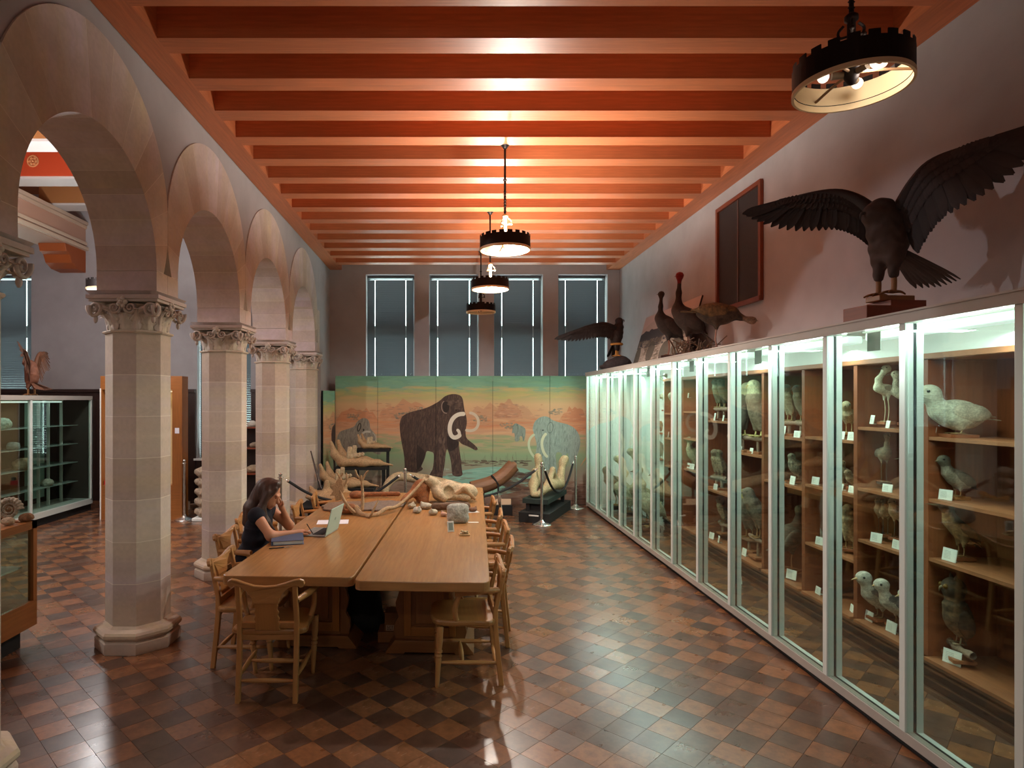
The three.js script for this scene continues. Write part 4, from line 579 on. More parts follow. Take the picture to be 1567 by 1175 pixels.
// ================================================================ THE READER
{
  const t = thing('person', 'woman with long brown hair in sleeveless black top, cheek on hand, reading', 'person', [-1.70, 0, -5.52]);
  const skin = M('#c68a68', 0.6), cx = 0.14, cy = 1.125, pf = [0.88, -0.47], pu = [0.47, 0.88];
  const H = (f, u, z = 0) => [cx + pf[0] * f + pu[0] * u, cy + pf[1] * f + pu[1] * u, z];
  const finger = (pts, r) => pts.slice(1).map((p, i) => cone(pts[i], r * (1 - i * 0.08), p, r * (1 - (i + 1) * 0.08)));
  const RS = [0.085, 0.965, 0.165], RE = [0.225, 0.805, 0.235], RW = [0.405, 0.797, 0.055], LS = [0.10, 0.965, -0.165], LE = [0.265, 0.803, -0.225], LW = [0.235, 0.965, -0.125];
  const body = [{ c: [0.05, 0.84, 0], r: [0.085, 0.17, 0.13], t: -0.3 }, cone([0.075, 0.96, -0.13], 0.045, [0.075, 0.96, 0.13], 0.045), cone([0.07, 0.97, 0], 0.052, H(-0.03, -0.07), 0.047),
    cone(RS, 0.05, RE, 0.036), cone(RE, 0.038, RW, 0.023), cone(LS, 0.05, LE, 0.036), cone(LE, 0.038, LW, 0.023)];
  mesh('body', [blob(body, 0.04, 0.011)], skin, t);
  const head = [{ c: H(0, 0.015), r: [0.088, 0.108, 0.074], t: -0.49 }, { c: H(0.035, -0.04), r: [0.058, 0.07, 0.06], t: -0.49 }, cone(H(0.055, -0.085), 0.03, H(0.066, -0.095), 0.022), cone(H(0.09, 0.005), 0.010, H(0.112, -0.028), 0.013), cone(H(0.085, -0.058, -0.015), 0.010, H(0.085, -0.058, 0.015), 0.010), cone(H(0.084, -0.070, -0.013), 0.010, H(0.084, -0.070, 0.013), 0.010), cone(H(0.082, 0.026, -0.045), 0.012, H(0.088, 0.028, 0.045), 0.012), { c: H(-0.005, -0.01, 0.075), r: [0.018, 0.03, 0.012] }, { c: H(-0.005, -0.01, -0.075), r: [0.018, 0.03, 0.012] }, cone(H(-0.02, -0.05), 0.047, H(-0.045, -0.12), 0.047)];
  mesh('head', [blob(head, 0.022, 0.0042)], skin, t);
  for (const z of [-1, 1]) { mesh('eye', ball(0.010, ...H(0.078, 0.008, z * 0.032), 1, 8), M('#2a1a12', 0.3), t); mesh('eyebrow', [tube([H(0.088, 0.03, z * 0.016), H(0.089, 0.036, z * 0.034), H(0.078, 0.03, z * 0.052)], 0.003, 6, 5)], M('#2c1a12', 0.9), t); }
  mesh('lips', [tube([H(0.089, -0.064, -0.02), H(0.096, -0.063, 0), H(0.089, -0.064, 0.02)], 0.005, 6, 6)], M('#a85f55', 0.5), t);
  // writing hand: palm and five fingers closed on a pen
  const pR = [0.445, 0.793, 0.018], f = []; f.push(cone(RW, 0.023, pR, 0.024), cone([0.44, 0.79, 0.04], 0.014, [0.46, 0.79, -0.005], 0.014));
  [[0.476, 0.800, 0.036, 0.505, 0.792, 0.03, 0.51, 0.776, 0.022], [0.482, 0.797, 0.018, 0.512, 0.788, 0.012, 0.512, 0.773, 0.008], [0.478, 0.792, 0.0, 0.505, 0.783, -0.006, 0.50, 0.772, -0.006], [0.47, 0.787, -0.014, 0.492, 0.778, -0.02, 0.486, 0.771, -0.018]].forEach((a, i) => f.push(...finger([[pR[0] + 0.012, 0.796 - i * 0.003, 0.036 - i * 0.016], a.slice(0, 3), a.slice(3, 6), a.slice(6)], 0.0088 - i * 0.0005)));
  f.push(...finger([[0.425, 0.79, 0.042], [0.462, 0.783, 0.058], [0.495, 0.778, 0.045]], 0.0098));
  mesh('hand', [blob(f, 0.008, 0.0034)], skin, t);
  // supporting hand: fingers folded against the cheek
  const pL = [0.222, 1.005, -0.10], q = []; q.push(cone(LW, 0.023, pL, 0.025));
  [[0, 0.0], [1, 0.016], [2, 0.03], [3, 0.043]].forEach(([i, dz]) => q.push(...finger([[pL[0] + 0.01 - dz * 0.9, pL[1] + 0.018, pL[2] + 0.004], [pL[0] - 0.002 - dz * 1.0, pL[1] + 0.05, pL[2] + 0.008], [pL[0] - 0.012 - dz, pL[1] + 0.074 - i * 0.004, pL[2] + 0.012]], 0.0088 - i * 0.0004)));
  q.push(...finger([[pL[0] + 0.012, pL[1] - 0.005, pL[2] + 0.014], [pL[0] + 0.028, pL[1] + 0.02, pL[2] + 0.03], [pL[0] + 0.026, pL[1] + 0.042, pL[2] + 0.04]], 0.0095));
  mesh('hand', [blob(q, 0.008, 0.0034)], skin, t);
  const cloth = M('#141320', 0.92), topP = [{ c: [0.0, 0.56, 0], r: [0.15, 0.13, 0.175] }, { c: [0.03, 0.72, 0], r: [0.115, 0.16, 0.145], t: -0.2 }, { c: [0.058, 0.855, 0], r: [0.108, 0.15, 0.155], t: -0.32 }, cone([0.075, 0.965, -0.145], 0.056, [0.075, 0.965, 0.145], 0.056), cone(RS, 0.056, [0.09, 0.955, 0.172], 0.055), cone(LS, 0.056, [0.105, 0.955, -0.172], 0.055)];
  mesh('blouse', [blob(topP, 0.06, 0.010, null, (x, y, z) => 0.004 * sin(y * 55 + z * 14) * (y < 0.85 ? 1 : 0.3))], cloth, t);
  const legs = []; for (const z of [-0.09, 0.09]) { legs.push(cone([0.0, 0.53, z], 0.09, [0.42, 0.53, z * 1.05], 0.062), cone([0.42, 0.53, z * 1.05], 0.06, [0.36, 0.09, z * 1.05], 0.042)); }
  mesh('trousers', [blob(legs, 0.03, 0.013)], M('#17161c', 0.9), t);
  for (const z of [-0.095, 0.095]) mesh('shoe', [blob([cone([0.34, 0.042, z], 0.042, [0.50, 0.03, z], 0.03)], 0.01, 0.009)], MT.blackMatte, t);
  const hair = M('#4a2c1e', 0.5, { map: 'wood', bump: 'woodB', bs: 0.004 }), h = [{ c: H(-0.026, 0.026), r: [0.092, 0.112, 0.088], t: -0.49 }, cone(H(0.03, 0.11, -0.03), 0.03, H(0.03, 0.11, 0.03), 0.03), cone(H(-0.06, 0.03), 0.075, [0.0, 1.0, 0.0], 0.072), cone([0.0, 1.0, 0.02], 0.07, [-0.035, 0.88, 0.03], 0.045), cone(H(0.0, 0.03, 0.078), 0.03, [0.105, 1.0, 0.105], 0.038), cone([0.105, 1.0, 0.105], 0.038, [0.15, 0.90, 0.095], 0.026), cone([0.15, 0.90, 0.095], 0.026, [0.205, 0.82, 0.06], 0.012), cone(H(0.045, 0.075, 0.055), 0.022, H(0.012, -0.02, 0.08), 0.02), cone(H(0.0, 0.03, -0.078), 0.025, [0.10, 0.98, -0.095], 0.03)];
  mesh('hair', [blob(h, 0.03, 0.0055, null, (x, y, z) => 0.0022 * sin(z * 160 + x * 90) * sin(y * 14 + 1))], hair, t);
}
// ================================================================ ON THE LEFT TABLE
{
  const t = thing('laptop', 'open silver laptop with mint lit lid in front of the woman', 'laptop', [-1.13, TOP, -5.62], -0.16);
  mesh('base', [rbox(0.23, 0.014, 0.33, 0.005, 0, 0.008, 0)], M('#a9aba8', 0.35, { metal: 0.6 }), t);
  const kb = mesh('keyboard', [rbox(0.10, 0.002, 0.29, 0.001, 0.035, 0.0155, 0)], M('#1b1b1e', 0.7), t);
  const keys = []; for (let r = 0; r < 5; r++) for (let k = 0; k < 13; k++) keys.push(box(0.015, 0.0022, 0.018, 0.073 - r * 0.019, 0.0172, -0.13 + k * 0.0215)); mesh('keys', keys, M('#26262a', 0.6), kb);
  mesh('touchpad', [rbox(0.065, 0.001, 0.1, 0.0005, -0.065, 0.0152, 0)], M('#8f918f', 0.4), t);
  const lid = new THREE.Group(); lid.name = 'lid'; lid.position.set(0.115, 0.014, 0); lid.rotation.z = -0.24; t.add(lid);
  mesh('lid_shell', [rbox(0.008, 0.235, 0.33, 0.0035, 0, 0.118, 0)], M('#b9d6cb', 0.4, { metal: 0.25 }), lid);
  mesh('screen', [box(0.001, 0.20, 0.30, -0.0048, 0.12, 0)], M('#16202a', 0.15), lid);
  mesh('emblem', [T(new THREE.CylinderGeometry(0.014, 0.014, 0.0012, 16), 0.0045, 0.125, 0, 0, 0, PI / 2)], M('#7fa79a', 0.3), lid);
}
{
  const t = thing('binder', 'dark blue zipped binder lying at the table edge by the woman', 'binder', [-1.335, TOP, -5.30], 0.25);
  mesh('cover', [rbox(0.26, 0.004, 0.32, 0.002, 0, 0.002, 0), rbox(0.26, 0.004, 0.32, 0.002, 0.0, 0.034, 0), rbox(0.012, 0.034, 0.32, 0.003, -0.126, 0.018, 0)], M('#4a5674', 0.6), t);
  mesh('pages', [box(0.235, 0.026, 0.30, 0.002, 0.018, 0)], M('#d3d0cb', 0.9), t);
  const k = thing('key_ring', 'small bunch of keys before the blue binder', 'keys', [-1.29, TOP, -5.06], 0.4);
  mesh('ring', [T(new THREE.TorusGeometry(0.016, 0.0022, 6, 18), 0, 0.004, 0, PI / 2)], MT.chrome, k); mesh('key', [rbox(0.045, 0.002, 0.008, 0.0008, 0.035, 0.004, 0.004), cyl(0.009, 0.009, 0.002, 12, 0.016, 0.004, 0.004)], MT.chrome, k);
  mesh('strap', [tube([[-0.015, 0.004, 0], [-0.07, 0.006, 0.012], [-0.13, 0.004, 0.0]], 0.004, 10, 6)], MT.blackMatte, k);
  const pen = thing('pen', 'dark pen held in the hand of the woman', 'pen', [-1.19, 0.79, -5.50], 0); mesh('barrel', [cyl(0.004, 0.004, 0.12, 8, 0, 0.03, 0, 0.5, 0, 0.35), T(new THREE.ConeGeometry(0.004, 0.014, 8), 0.0226, -0.0256, -0.0315, 0.5 + PI, 0, 0.35)], MT.blackMatte, pen);
}
single('paper_sheet', 'pale lilac sheet of paper behind the laptop', 'paper', [box(0.30, 0.0012, 0.21, -1.10, TOP + 0.001, -6.12, 0, 0.12)], MT.paper);
function pelt(label, x, d, w, l, col, turn) {
  const pts = [], n = 40; for (let k = 0; k < n; k++) { const a = k / n * 2 * PI, leg = 0.16 * max(0, cos(2 * (a - PI / 4))) ** 3, r = 1 + leg + 0.09 * (vnoise(cos(a) * 3 + d, sin(a) * 3) - 0.5) + 0.05 * sin(a * 9); pts.push([w / 2 * r * cos(a) * 0.9, l / 2 * r * sin(a) * 0.9]); }
  const g = T(extr(pts, 0.022, 0.008), 0, 0, 0, -PI / 2); const o = single('fur_pelt', label, 'pelt', [g], M(col, 0.95, { map: 'speck', bump: 'stoneB', bs: 0.004 }), 'fur pelts on the oak table'); o.position.set(x, TOP + 0.012, -d); o.rotation.y = turn; return o;
}
pelt('grey brown fur pelt spread behind the laptop', -1.12, 6.95, 0.52, 0.66, '#8f715a', 0.2); pelt('greyish fur pelt spread beside the antlers', -0.72, 7.0, 0.5, 0.7, '#8d7a6c', -0.3);
single('leather_scrap', 'long orange brown leather piece at the table end', 'hide', [T(blob([cone([-0.25, 0.02, 0], 0.03, [0.3, 0.025, 0.02], 0.03), { c: [-0.2, 0.02, 0.02], r: [0.09, 0.05, 0.07] }], 0.03, 0.012), -0.88, TOP + 0.018, -7.66, 0, 0.1)], M('#a5653a', 0.8, { map: 'speck' }));
{ // antlered skull
  const t = thing('antlered_skull', 'small animal skull with wide branching antlers on the oak table', 'antlers', [-0.98, TOP, -6.55], 0);
  mesh('skull', [blob([{ c: [-0.02, 0.055, 0], r: [0.085, 0.055, 0.05] }, cone([-0.08, 0.05, 0.02], 0.04, [-0.2, 0.03, 0.06], 0.018), { c: [-0.045, 0.075, 0.05], r: [0.024, 0.022, 0.03], cut: true }], 0.03, 0.0075)], MT.boneRed, t);
  const am = MT.bone, an = (pts, r0, r1 = 0.006) => tube(pts, (q) => 1.35 * (r0 + (r1 - r0) * q), 22, 7);
  mesh('antler', [an([[0.03, 0.08, 0], [0.05, 0.02, 0.06], [-0.03, 0.10, 0.08], [-0.1, 0.22, 0.06], [-0.13, 0.34, 0.04], [-0.09, 0.43, 0.05]], 0.018, 0.008), T(extr([[-0.16, 0.14], [-0.10, 0.16], [-0.07, 0.26], [-0.09, 0.36], [-0.13, 0.38], [-0.17, 0.32], [-0.215, 0.30], [-0.185, 0.25], [-0.22, 0.20], [-0.17, 0.2]], 0.012, 0.005), 0, 0, 0.06), an([[-0.1, 0.34, 0.05], [-0.12, 0.4, 0.06], [-0.15, 0.45, 0.07]], 0.010), an([[-0.07, 0.3, 0.05], [-0.04, 0.38, 0.06], [-0.05, 0.44, 0.07]], 0.009)], am, t);
  mesh('antler', [an([[0.04, 0.08, 0], [0.10, 0.04, 0.0], [0.11, 0.17, -0.03], [0.10, 0.30, -0.05], [0.09, 0.40, -0.04]], 0.016, 0.009), an([[0.10, 0.33, -0.05], [0.05, 0.40, -0.05], [0.03, 0.46, -0.03]], 0.009), an([[0.10, 0.34, -0.05], [0.14, 0.42, -0.05], [0.17, 0.45, -0.04]], 0.009)], am, t);
  mesh('antler', [an([[0.04, 0.06, 0.02], [0.12, 0.02, 0.12], [0.2, 0.012, 0.17], [0.28, 0.02, 0.12], [0.36, 0.06, 0.02], [0.44, 0.05, -0.12], [0.58, 0.14, -0.32], [0.74, 0.3, -0.5]], 0.02, 0.01), an([[0.17, 0.012, 0.17], [0.22, 0.02, 0.24], [0.26, 0.10, 0.24], [0.30, 0.18, 0.2]], 0.012)], am, t);
}
// ================================================================ ON THE RIGHT TABLE
{
  const t = thing('mammal_skull', 'big pale broken skull heaped at the middle of the oak table', 'skull', [-0.03, TOP, -7.35], 0.2);
  mesh('cranium', [blob([{ c: [0.02, 0.13, 0], r: [0.16, 0.11, 0.13], t: 0.5 }, cone([-0.12, 0.22, 0.02], 0.07, [-0.2, 0.28, 0.04], 0.05), { c: [0.25, 0.11, 0.02], r: [0.16, 0.10, 0.13] }, cone([0.05, 0.09, 0.1], 0.05, [0.26, 0.06, 0.14], 0.04), cone([-0.1, 0.13, 0.08], 0.05, [-0.02, 0.06, 0.16], 0.04), { c: [0.04, 0.14, 0.15], r: [0.065, 0.075, 0.07], cut: true }, { c: [-0.22, 0.31, 0.06], r: [0.04, 0.04, 0.05], cut: true }], 0.05, 0.0125, null, (x, y, z) => 0.012 * (fbm(x * 14, y * 14, z * 14) - 0.5))], MT.bonePale, t);
  mesh('cheek_bone', [blob([cone([0.12, 0.10, 0.13], 0.025, [0.22, 0.16, 0.16], 0.03), cone([0.22, 0.16, 0.16], 0.03, [0.34, 0.05, 0.16], 0.02)], 0.03, 0.01)], MT.bone, t);
}
{
  const t = thing('leg_bone', 'reddish brown thick bone leaning toward the pale skull', 'bone', [-0.34, TOP, -7.3], 0.1);
  mesh('shaft', [blob([cone([-0.16, 0.05, 0.16], 0.03, [0.02, 0.16, 0], 0.06), { c: [0.06, 0.15, 0.0], r: [0.1, 0.12, 0.09] }, cone([0.05, 0.08, 0], 0.07, [0.08, 0.03, 0.05], 0.06), { c: [0.16, 0.16, 0.07], r: [0.05, 0.06, 0.05], cut: true }], 0.05, 0.012, null, (x, y, z) => 0.014 * (fbm(x * 16, y * 16, z * 16) - 0.5))], MT.boneRed, t);
}
single('fossil_log', 'dark mottled petrified log lying before the skull', 'fossil', [T(blob([cone([-0.17, 0.04, 0], 0.04, [0.17, 0.045, 0.02], 0.045)], 0.02, 0.009, null, (x, y, z) => 0.02 * (fbm(x * 12, y * 20, z * 20) - 0.5)), 0.05, TOP + 0.006, -6.75)], M('#7a5a42', 0.8, { map: 'speck' }));
single('stone_block', 'whitish rough stone block standing on the oak table', 'stone', [T(blob([{ c: [0, 0.085, 0], r: [0.1, 0.085, 0.07] }, cone([-0.06, 0.04, 0.02], 0.045, [0.065, 0.04, 0.02], 0.045), cone([-0.06, 0.13, 0.0], 0.042, [0.065, 0.13, 0.0], 0.045)], 0.03, 0.009, null, (x, y, z) => 0.012 * (fbm(x * 26, y * 26, z * 26) - 0.5)), 0.115, TOP + 0.006, -6.1)], M('#c9c8bb', 0.9, { map: 'speck' }));
{
  const t = thing('picture_frame', 'tiny white framed picture leaning on the stone block', 'picture', [0.045, TOP + 0.002, -5.66], 0.35);
  mesh('frame', [rbox(0.062, 0.095, 0.008, 0.002, 0, 0.047, 0, -0.2)], MT.white, t); mesh('picture', [box(0.04, 0.066, 0.001, 0, 0.048, 0.0052, -0.2)], M('#8d9a92', 0.6), t);
  const b = thing('specimen_tray', 'small tray of speckled pebbles before the stone block', 'tray', [0.165, TOP, -5.52], 0.1);
  mesh('tray', [rbox(0.09, 0.014, 0.07, 0.003, 0, 0.007, 0)], M('#c9a878', 0.8), b); for (let k = 0; k < 14; k++) mesh('pebble', ball(rr(0.009, 0.014), rr(-0.034, 0.034), 0.02 + (k > 7 ? 0.014 : 0) , rr(-0.024, 0.024), [1, 0.8, 1], 7), M(['#d8b98a', '#a08a66', '#e0cfae'][k % 3], 0.8), b);
}
single('paper_slip', 'narrow white paper slip beside the stone block', 'paper', [box(0.1, 0.001, 0.045, 0.27, TOP + 0.001, -6.1)], M('#dcd6cc', 0.9)); single('paper_note', 'white note sheet under a small fossil by the table edge', 'paper', [box(0.13, 0.001, 0.2, 0.27, TOP + 0.001, -6.72, 0, 0.3)], M('#dcd8d2', 0.9));
[['brown fossil nugget on the white note sheet', 0.29, 6.68, 0.035, '#8a6248'], ['pale bone splinter lying nearest the leg bone', -0.37, 6.9, 0.04, '#d8c8aa'], ['pinkish bone chip lying before the petrified log', -0.02, 6.42, 0.032, '#cfa288'], ['white knobbly vertebra lying left behind near the table joint', -0.22, 6.85, 0.05, '#ddd3bc'], ['small cream vertebra close to the petrified log', -0.13, 6.5, 0.042, '#d9cbb0'], ['flat white bone plate beside the leg bone', -0.3, 6.62, 0.045, '#e0d9c8']].forEach(([l, x, d, r, c], i) => single(i ? 'bone_piece' : 'fossil_piece', l.replace('left behind ', ''), 'bone', [T(blob([{ c: [0, r * 0.7, 0], r: [r * 1.3, r * 0.7, r] }, cone([-r * 0.6, r * 0.7, 0], r * 0.35, [-r * 1.4, r * (1.2 - 0.2 * i), r * 0.5], r * 0.2), cone([r * 0.4, r * 0.8, 0], r * 0.35, [r * 0.9, r * 1.5, -r * 0.3], r * 0.22)], r * 0.5, r * 0.14), x, TOP, -d, 0, i)], M(c, 0.8, { map: 'speck' }), 'loose bones on the oak table'));
// under the tables
{
  const t = thing('wooden_crate', 'two-step wooden box with printed label under the oak table', 'box', [-0.45, 0, -5.15], 0);
  mesh('lower_box', [rbox(0.19, 0.085, 0.22, 0.004, 0, 0.043, 0)], MT.oakDark, t); mesh('upper_box', [rbox(0.125, 0.15, 0.16, 0.004, 0.02, 0.161, 0.01)], MT.oakDark, t);
  const c = document.createElement('canvas'); c.width = 96; c.height = 48; const x = c.getContext('2d'); x.fillStyle = '#c2a184'; x.fillRect(0, 0, 96, 48); x.fillStyle = '#5a3d2a'; for (let r = 0; r < 3; r++) for (let k = 0; k < 5; k++) x.fillRect(8 + k * 17, 6 + r * 14, 8 + (k * 7 + r * 5) % 6, 8); const tx = new THREE.CanvasTexture(c); tx.colorSpace = THREE.SRGBColorSpace;
  mesh('printed_label', T(new THREE.PlaneGeometry(0.1, 0.045), 0.02, 0.113, 0.0912), new THREE.MeshStandardMaterial({ map: tx, roughness: 0.9 }), t, true);
  single('black_bag', 'slumped black cloth bag between the table pedestals', 'bag', [T(blob([{ c: [0, 0.2, 0], r: [0.18, 0.2, 0.16] }, cone([0.02, 0.36, 0], 0.1, [0.08, 0.5, -0.02], 0.05), cone([-0.1, 0.08, 0.06], 0.08, [0.14, 0.08, 0.06], 0.08)], 0.08, 0.016, null, (x, y, z) => 0.02 * (fbm(x * 9, y * 9, z * 9) - 0.5)), -0.72, 0.0, -5.35)], MT.blackMatte);
}

// ================================================================ CHANDELIERS
function chandelier(label, x, d, top, power, opts = {}) {
  const y = 3.455 + (opts.lift ?? 0), t = thing('chandelier', label, 'chandelier', [x, y, -d], opts.turn ?? 0, 'iron crown chandeliers');
  const R = 0.25, iron = M('#1c1210', 0.55, { metal: 0.55 }), N = 20;
  const ring = (r, h, yy, th) => { const s = new THREE.Shape(); s.absarc(0, 0, r, 0, 2 * PI); const q = new THREE.Path(); q.absarc(0, 0, r - th, 0, 2 * PI, true); s.holes.push(q); const g = new THREE.ExtrudeGeometry(s, { depth: h, bevelEnabled: false, curveSegments: 48 }); return T(g, 0, yy, 0, -PI / 2); };
  mesh('band', [ring(R, 0.105, 0, 0.004)], iron, t);
  for (let k = 0; k < N; k++) { const a0 = k / N * 2 * PI, g = []; const seg = new THREE.CylinderGeometry(R, R, 0.024, 4, 1, true, a0, 0.62 * 2 * PI / N), seg2 = new THREE.CylinderGeometry(R - 0.004, R - 0.004, 0.024, 4, 1, true, a0, 0.62 * 2 * PI / N); g.push(T(seg, 0, 0.117, 0), T(seg2, 0, 0.117, 0)); mesh('merlon', g, M('#1c1210', 0.55, { metal: 0.55, side: THREE.DoubleSide }), t); }
  mesh('shade_lining', [ring(R - 0.0045, 0.1, 0.002, 0.003), ring(R + 0.002, 0.022, -0.021, 0.012)], MT.cream, t);
  mesh('lining_wire', [T(new THREE.TorusGeometry(R - 0.0085, 0.0018, 5, 48), 0, 0.012, 0, PI / 2)], iron, t);
  const arms = []; for (let k = 0; k < 3; k++) { const a = k * 2 * PI / 3 + 0.4; arms.push(tube([[0, 0.06, 0], [cos(a) * R * 0.5, 0.05, sin(a) * R * 0.5], [cos(a) * (R - 0.01), 0.03, sin(a) * (R - 0.01)]], 0.007, 8, 6)); }
  for (const g of arms) mesh('spoke', g, M('#8a6a4c', 0.6), t);
  mesh('hub', [lathe([[0, 0.0], [0.014, 0.004], [0.03, 0.03], [0.04, 0.07], [0.032, 0.1], [0.02, 0.13], [0.018, 0.3], [0.03, 0.31], [0.03, 0.33], [0.012, 0.345], [0, 0.35]], 14)], opts.pale ? MT.cream : iron, t);
  for (let k = 0; k < 3; k++) { const a = k * 2 * PI / 3; mesh('bracket', [tube([[cos(a) * 0.018, 0.24, sin(a) * 0.018], [cos(a) * 0.055, 0.25, sin(a) * 0.055], [cos(a) * 0.06, 0.28, sin(a) * 0.06], [cos(a) * 0.035, 0.30, sin(a) * 0.035]], 0.007, 10, 6), ball(0.012, cos(a) * 0.062, 0.245, sin(a) * 0.062, 1, 8)], opts.pale ? MT.cream : iron, t); }
  const L = top - y; mesh('rod', [cyl(0.011, 0.011, L - 0.34, 8, 0, (L + 0.34) / 2, 0), ...[0, 1, 2, 3, 4, 5, 6, 7].map((k) => T(new THREE.TorusGeometry(0.0125, 0.004, 5, 10), 0, 0.37 + k * 0.028, 0, PI / 2 + 0.5)), ball(0.02, 0, 0.34 + (L - 0.34) * 0.5, 0, [1, 0.7, 1], 8), lathe([[0, -0.03], [0.02, -0.03], [0.03, -0.005], [0.045, 0]], 12).translate(0, L, 0)], iron, t);
  for (let k = 0; k < 3; k++) {
    const a = k * 2 * PI / 3 + 1.3, lit = power > 0, bx = cos(a) * 0.12, bz = sin(a) * 0.12, by = 0.052;
    mesh('lamp_socket', [cyl(0.016, 0.018, 0.05, 10, cos(a) * 0.06, by, sin(a) * 0.06, 0, -a, PI / 2)], M('#6a5a48', 0.5), t);
    const bm = lit ? new THREE.MeshStandardMaterial({ color: C('#fff4e0'), emissive: new THREE.Color().setRGB(...LAMP_LIGHT.color), emissiveIntensity: min(6, 1 + power * 0.25), roughness: 0.4 }) : M('#dfe6ea', 0.35);
    if (k === 0) mesh('ring_bulb', [T(new THREE.TorusGeometry(0.028, 0.011, 8, 20), bx + 0.02 * cos(a), by - 0.01, bz + 0.02 * sin(a), 0.9, -a)], bm, t); else mesh('bulb', [ball(0.026, bx, by, bz, [1, 1, 1], 10)], bm, t);
  }
  if (power > 0) { const p = new THREE.PointLight(new THREE.Color().setRGB(...(opts.color ?? LAMP_LIGHT.color)), power); p.name = 'lamp_light'; p.position.set(0.05, opts.lampY ?? 0.055, 0.05); p.castShadow = true; p.shadow.radius = 2.5; t.add(p); }
  if (opts.down) { const r = new THREE.RectAreaLight(new THREE.Color().setRGB(...opts.color), opts.down, 0.36, 0.36); r.name = 'lamp_light'; r.position.y = -0.03; r.rotation.x = -PI / 2; t.add(r); mesh('diffuser_disc', [cyl(0.23, 0.23, 0.006, 40, 0, -0.018, 0)], new THREE.MeshStandardMaterial({ color: C('#fff6ea'), emissive: new THREE.Color().setRGB(...opts.color), emissiveIntensity: 2, roughness: 0.7 }), t); }
  return t;
}
chandelier('black crown chandelier hanging over the spread eagle beside the plaster wall', 1.94, 3.0, CEIL + 0.34, LAMP_LIGHT.near);
chandelier('lit iron crown chandelier hanging over the oak tables, with a long twisted rod', 0.59, 6.24, CEIL, LAMP_LIGHT.lit, { pale: 1 });
chandelier('lit iron crown chandelier hanging between the table one and the unlit one', 0.60, 8.46, CEIL, LAMP_LIGHT.far, { pale: 1 });
chandelier('unlit dark crown chandelier close to the end wall windows', 0.60, 10.68, CEIL, LAMP_LIGHT.dim);
chandelier('dark crown chandelier of the side hall, half hidden behind a capital', -5.05, 9.3, 5.95, LAMP_LIGHT.aisle, { lift: 0.14, down: 120, color: [1.0, 0.97, 0.96] });
chandelier('crown chandelier of the side hall above the low fossil case', -5.05, 4.95, 5.95, LAMP_LIGHT.aisleNear, { lift: 0.14, color: [1.0, 0.97, 0.96] });
chandelier('crown chandelier of the side hall beside the mineral case', -5.9, 6.9, 5.95, LAMP_LIGHT.aisleMid, { lift: 0.14, lampY: 0.2, color: [1.0, 0.97, 0.98] });
chandelier('crown chandelier of the side hall beside the first column', -5.05, 1.2, 5.95, LAMP_LIGHT.aisleNear, { lift: 0.14, color: [1.0, 0.97, 0.96] });
chandelier('lit crown chandelier near the back wall of the hall', -0.9, -0.9, CEIL, LAMP_LIGHT.behind, { color: [1.0, 0.88, 0.76] });

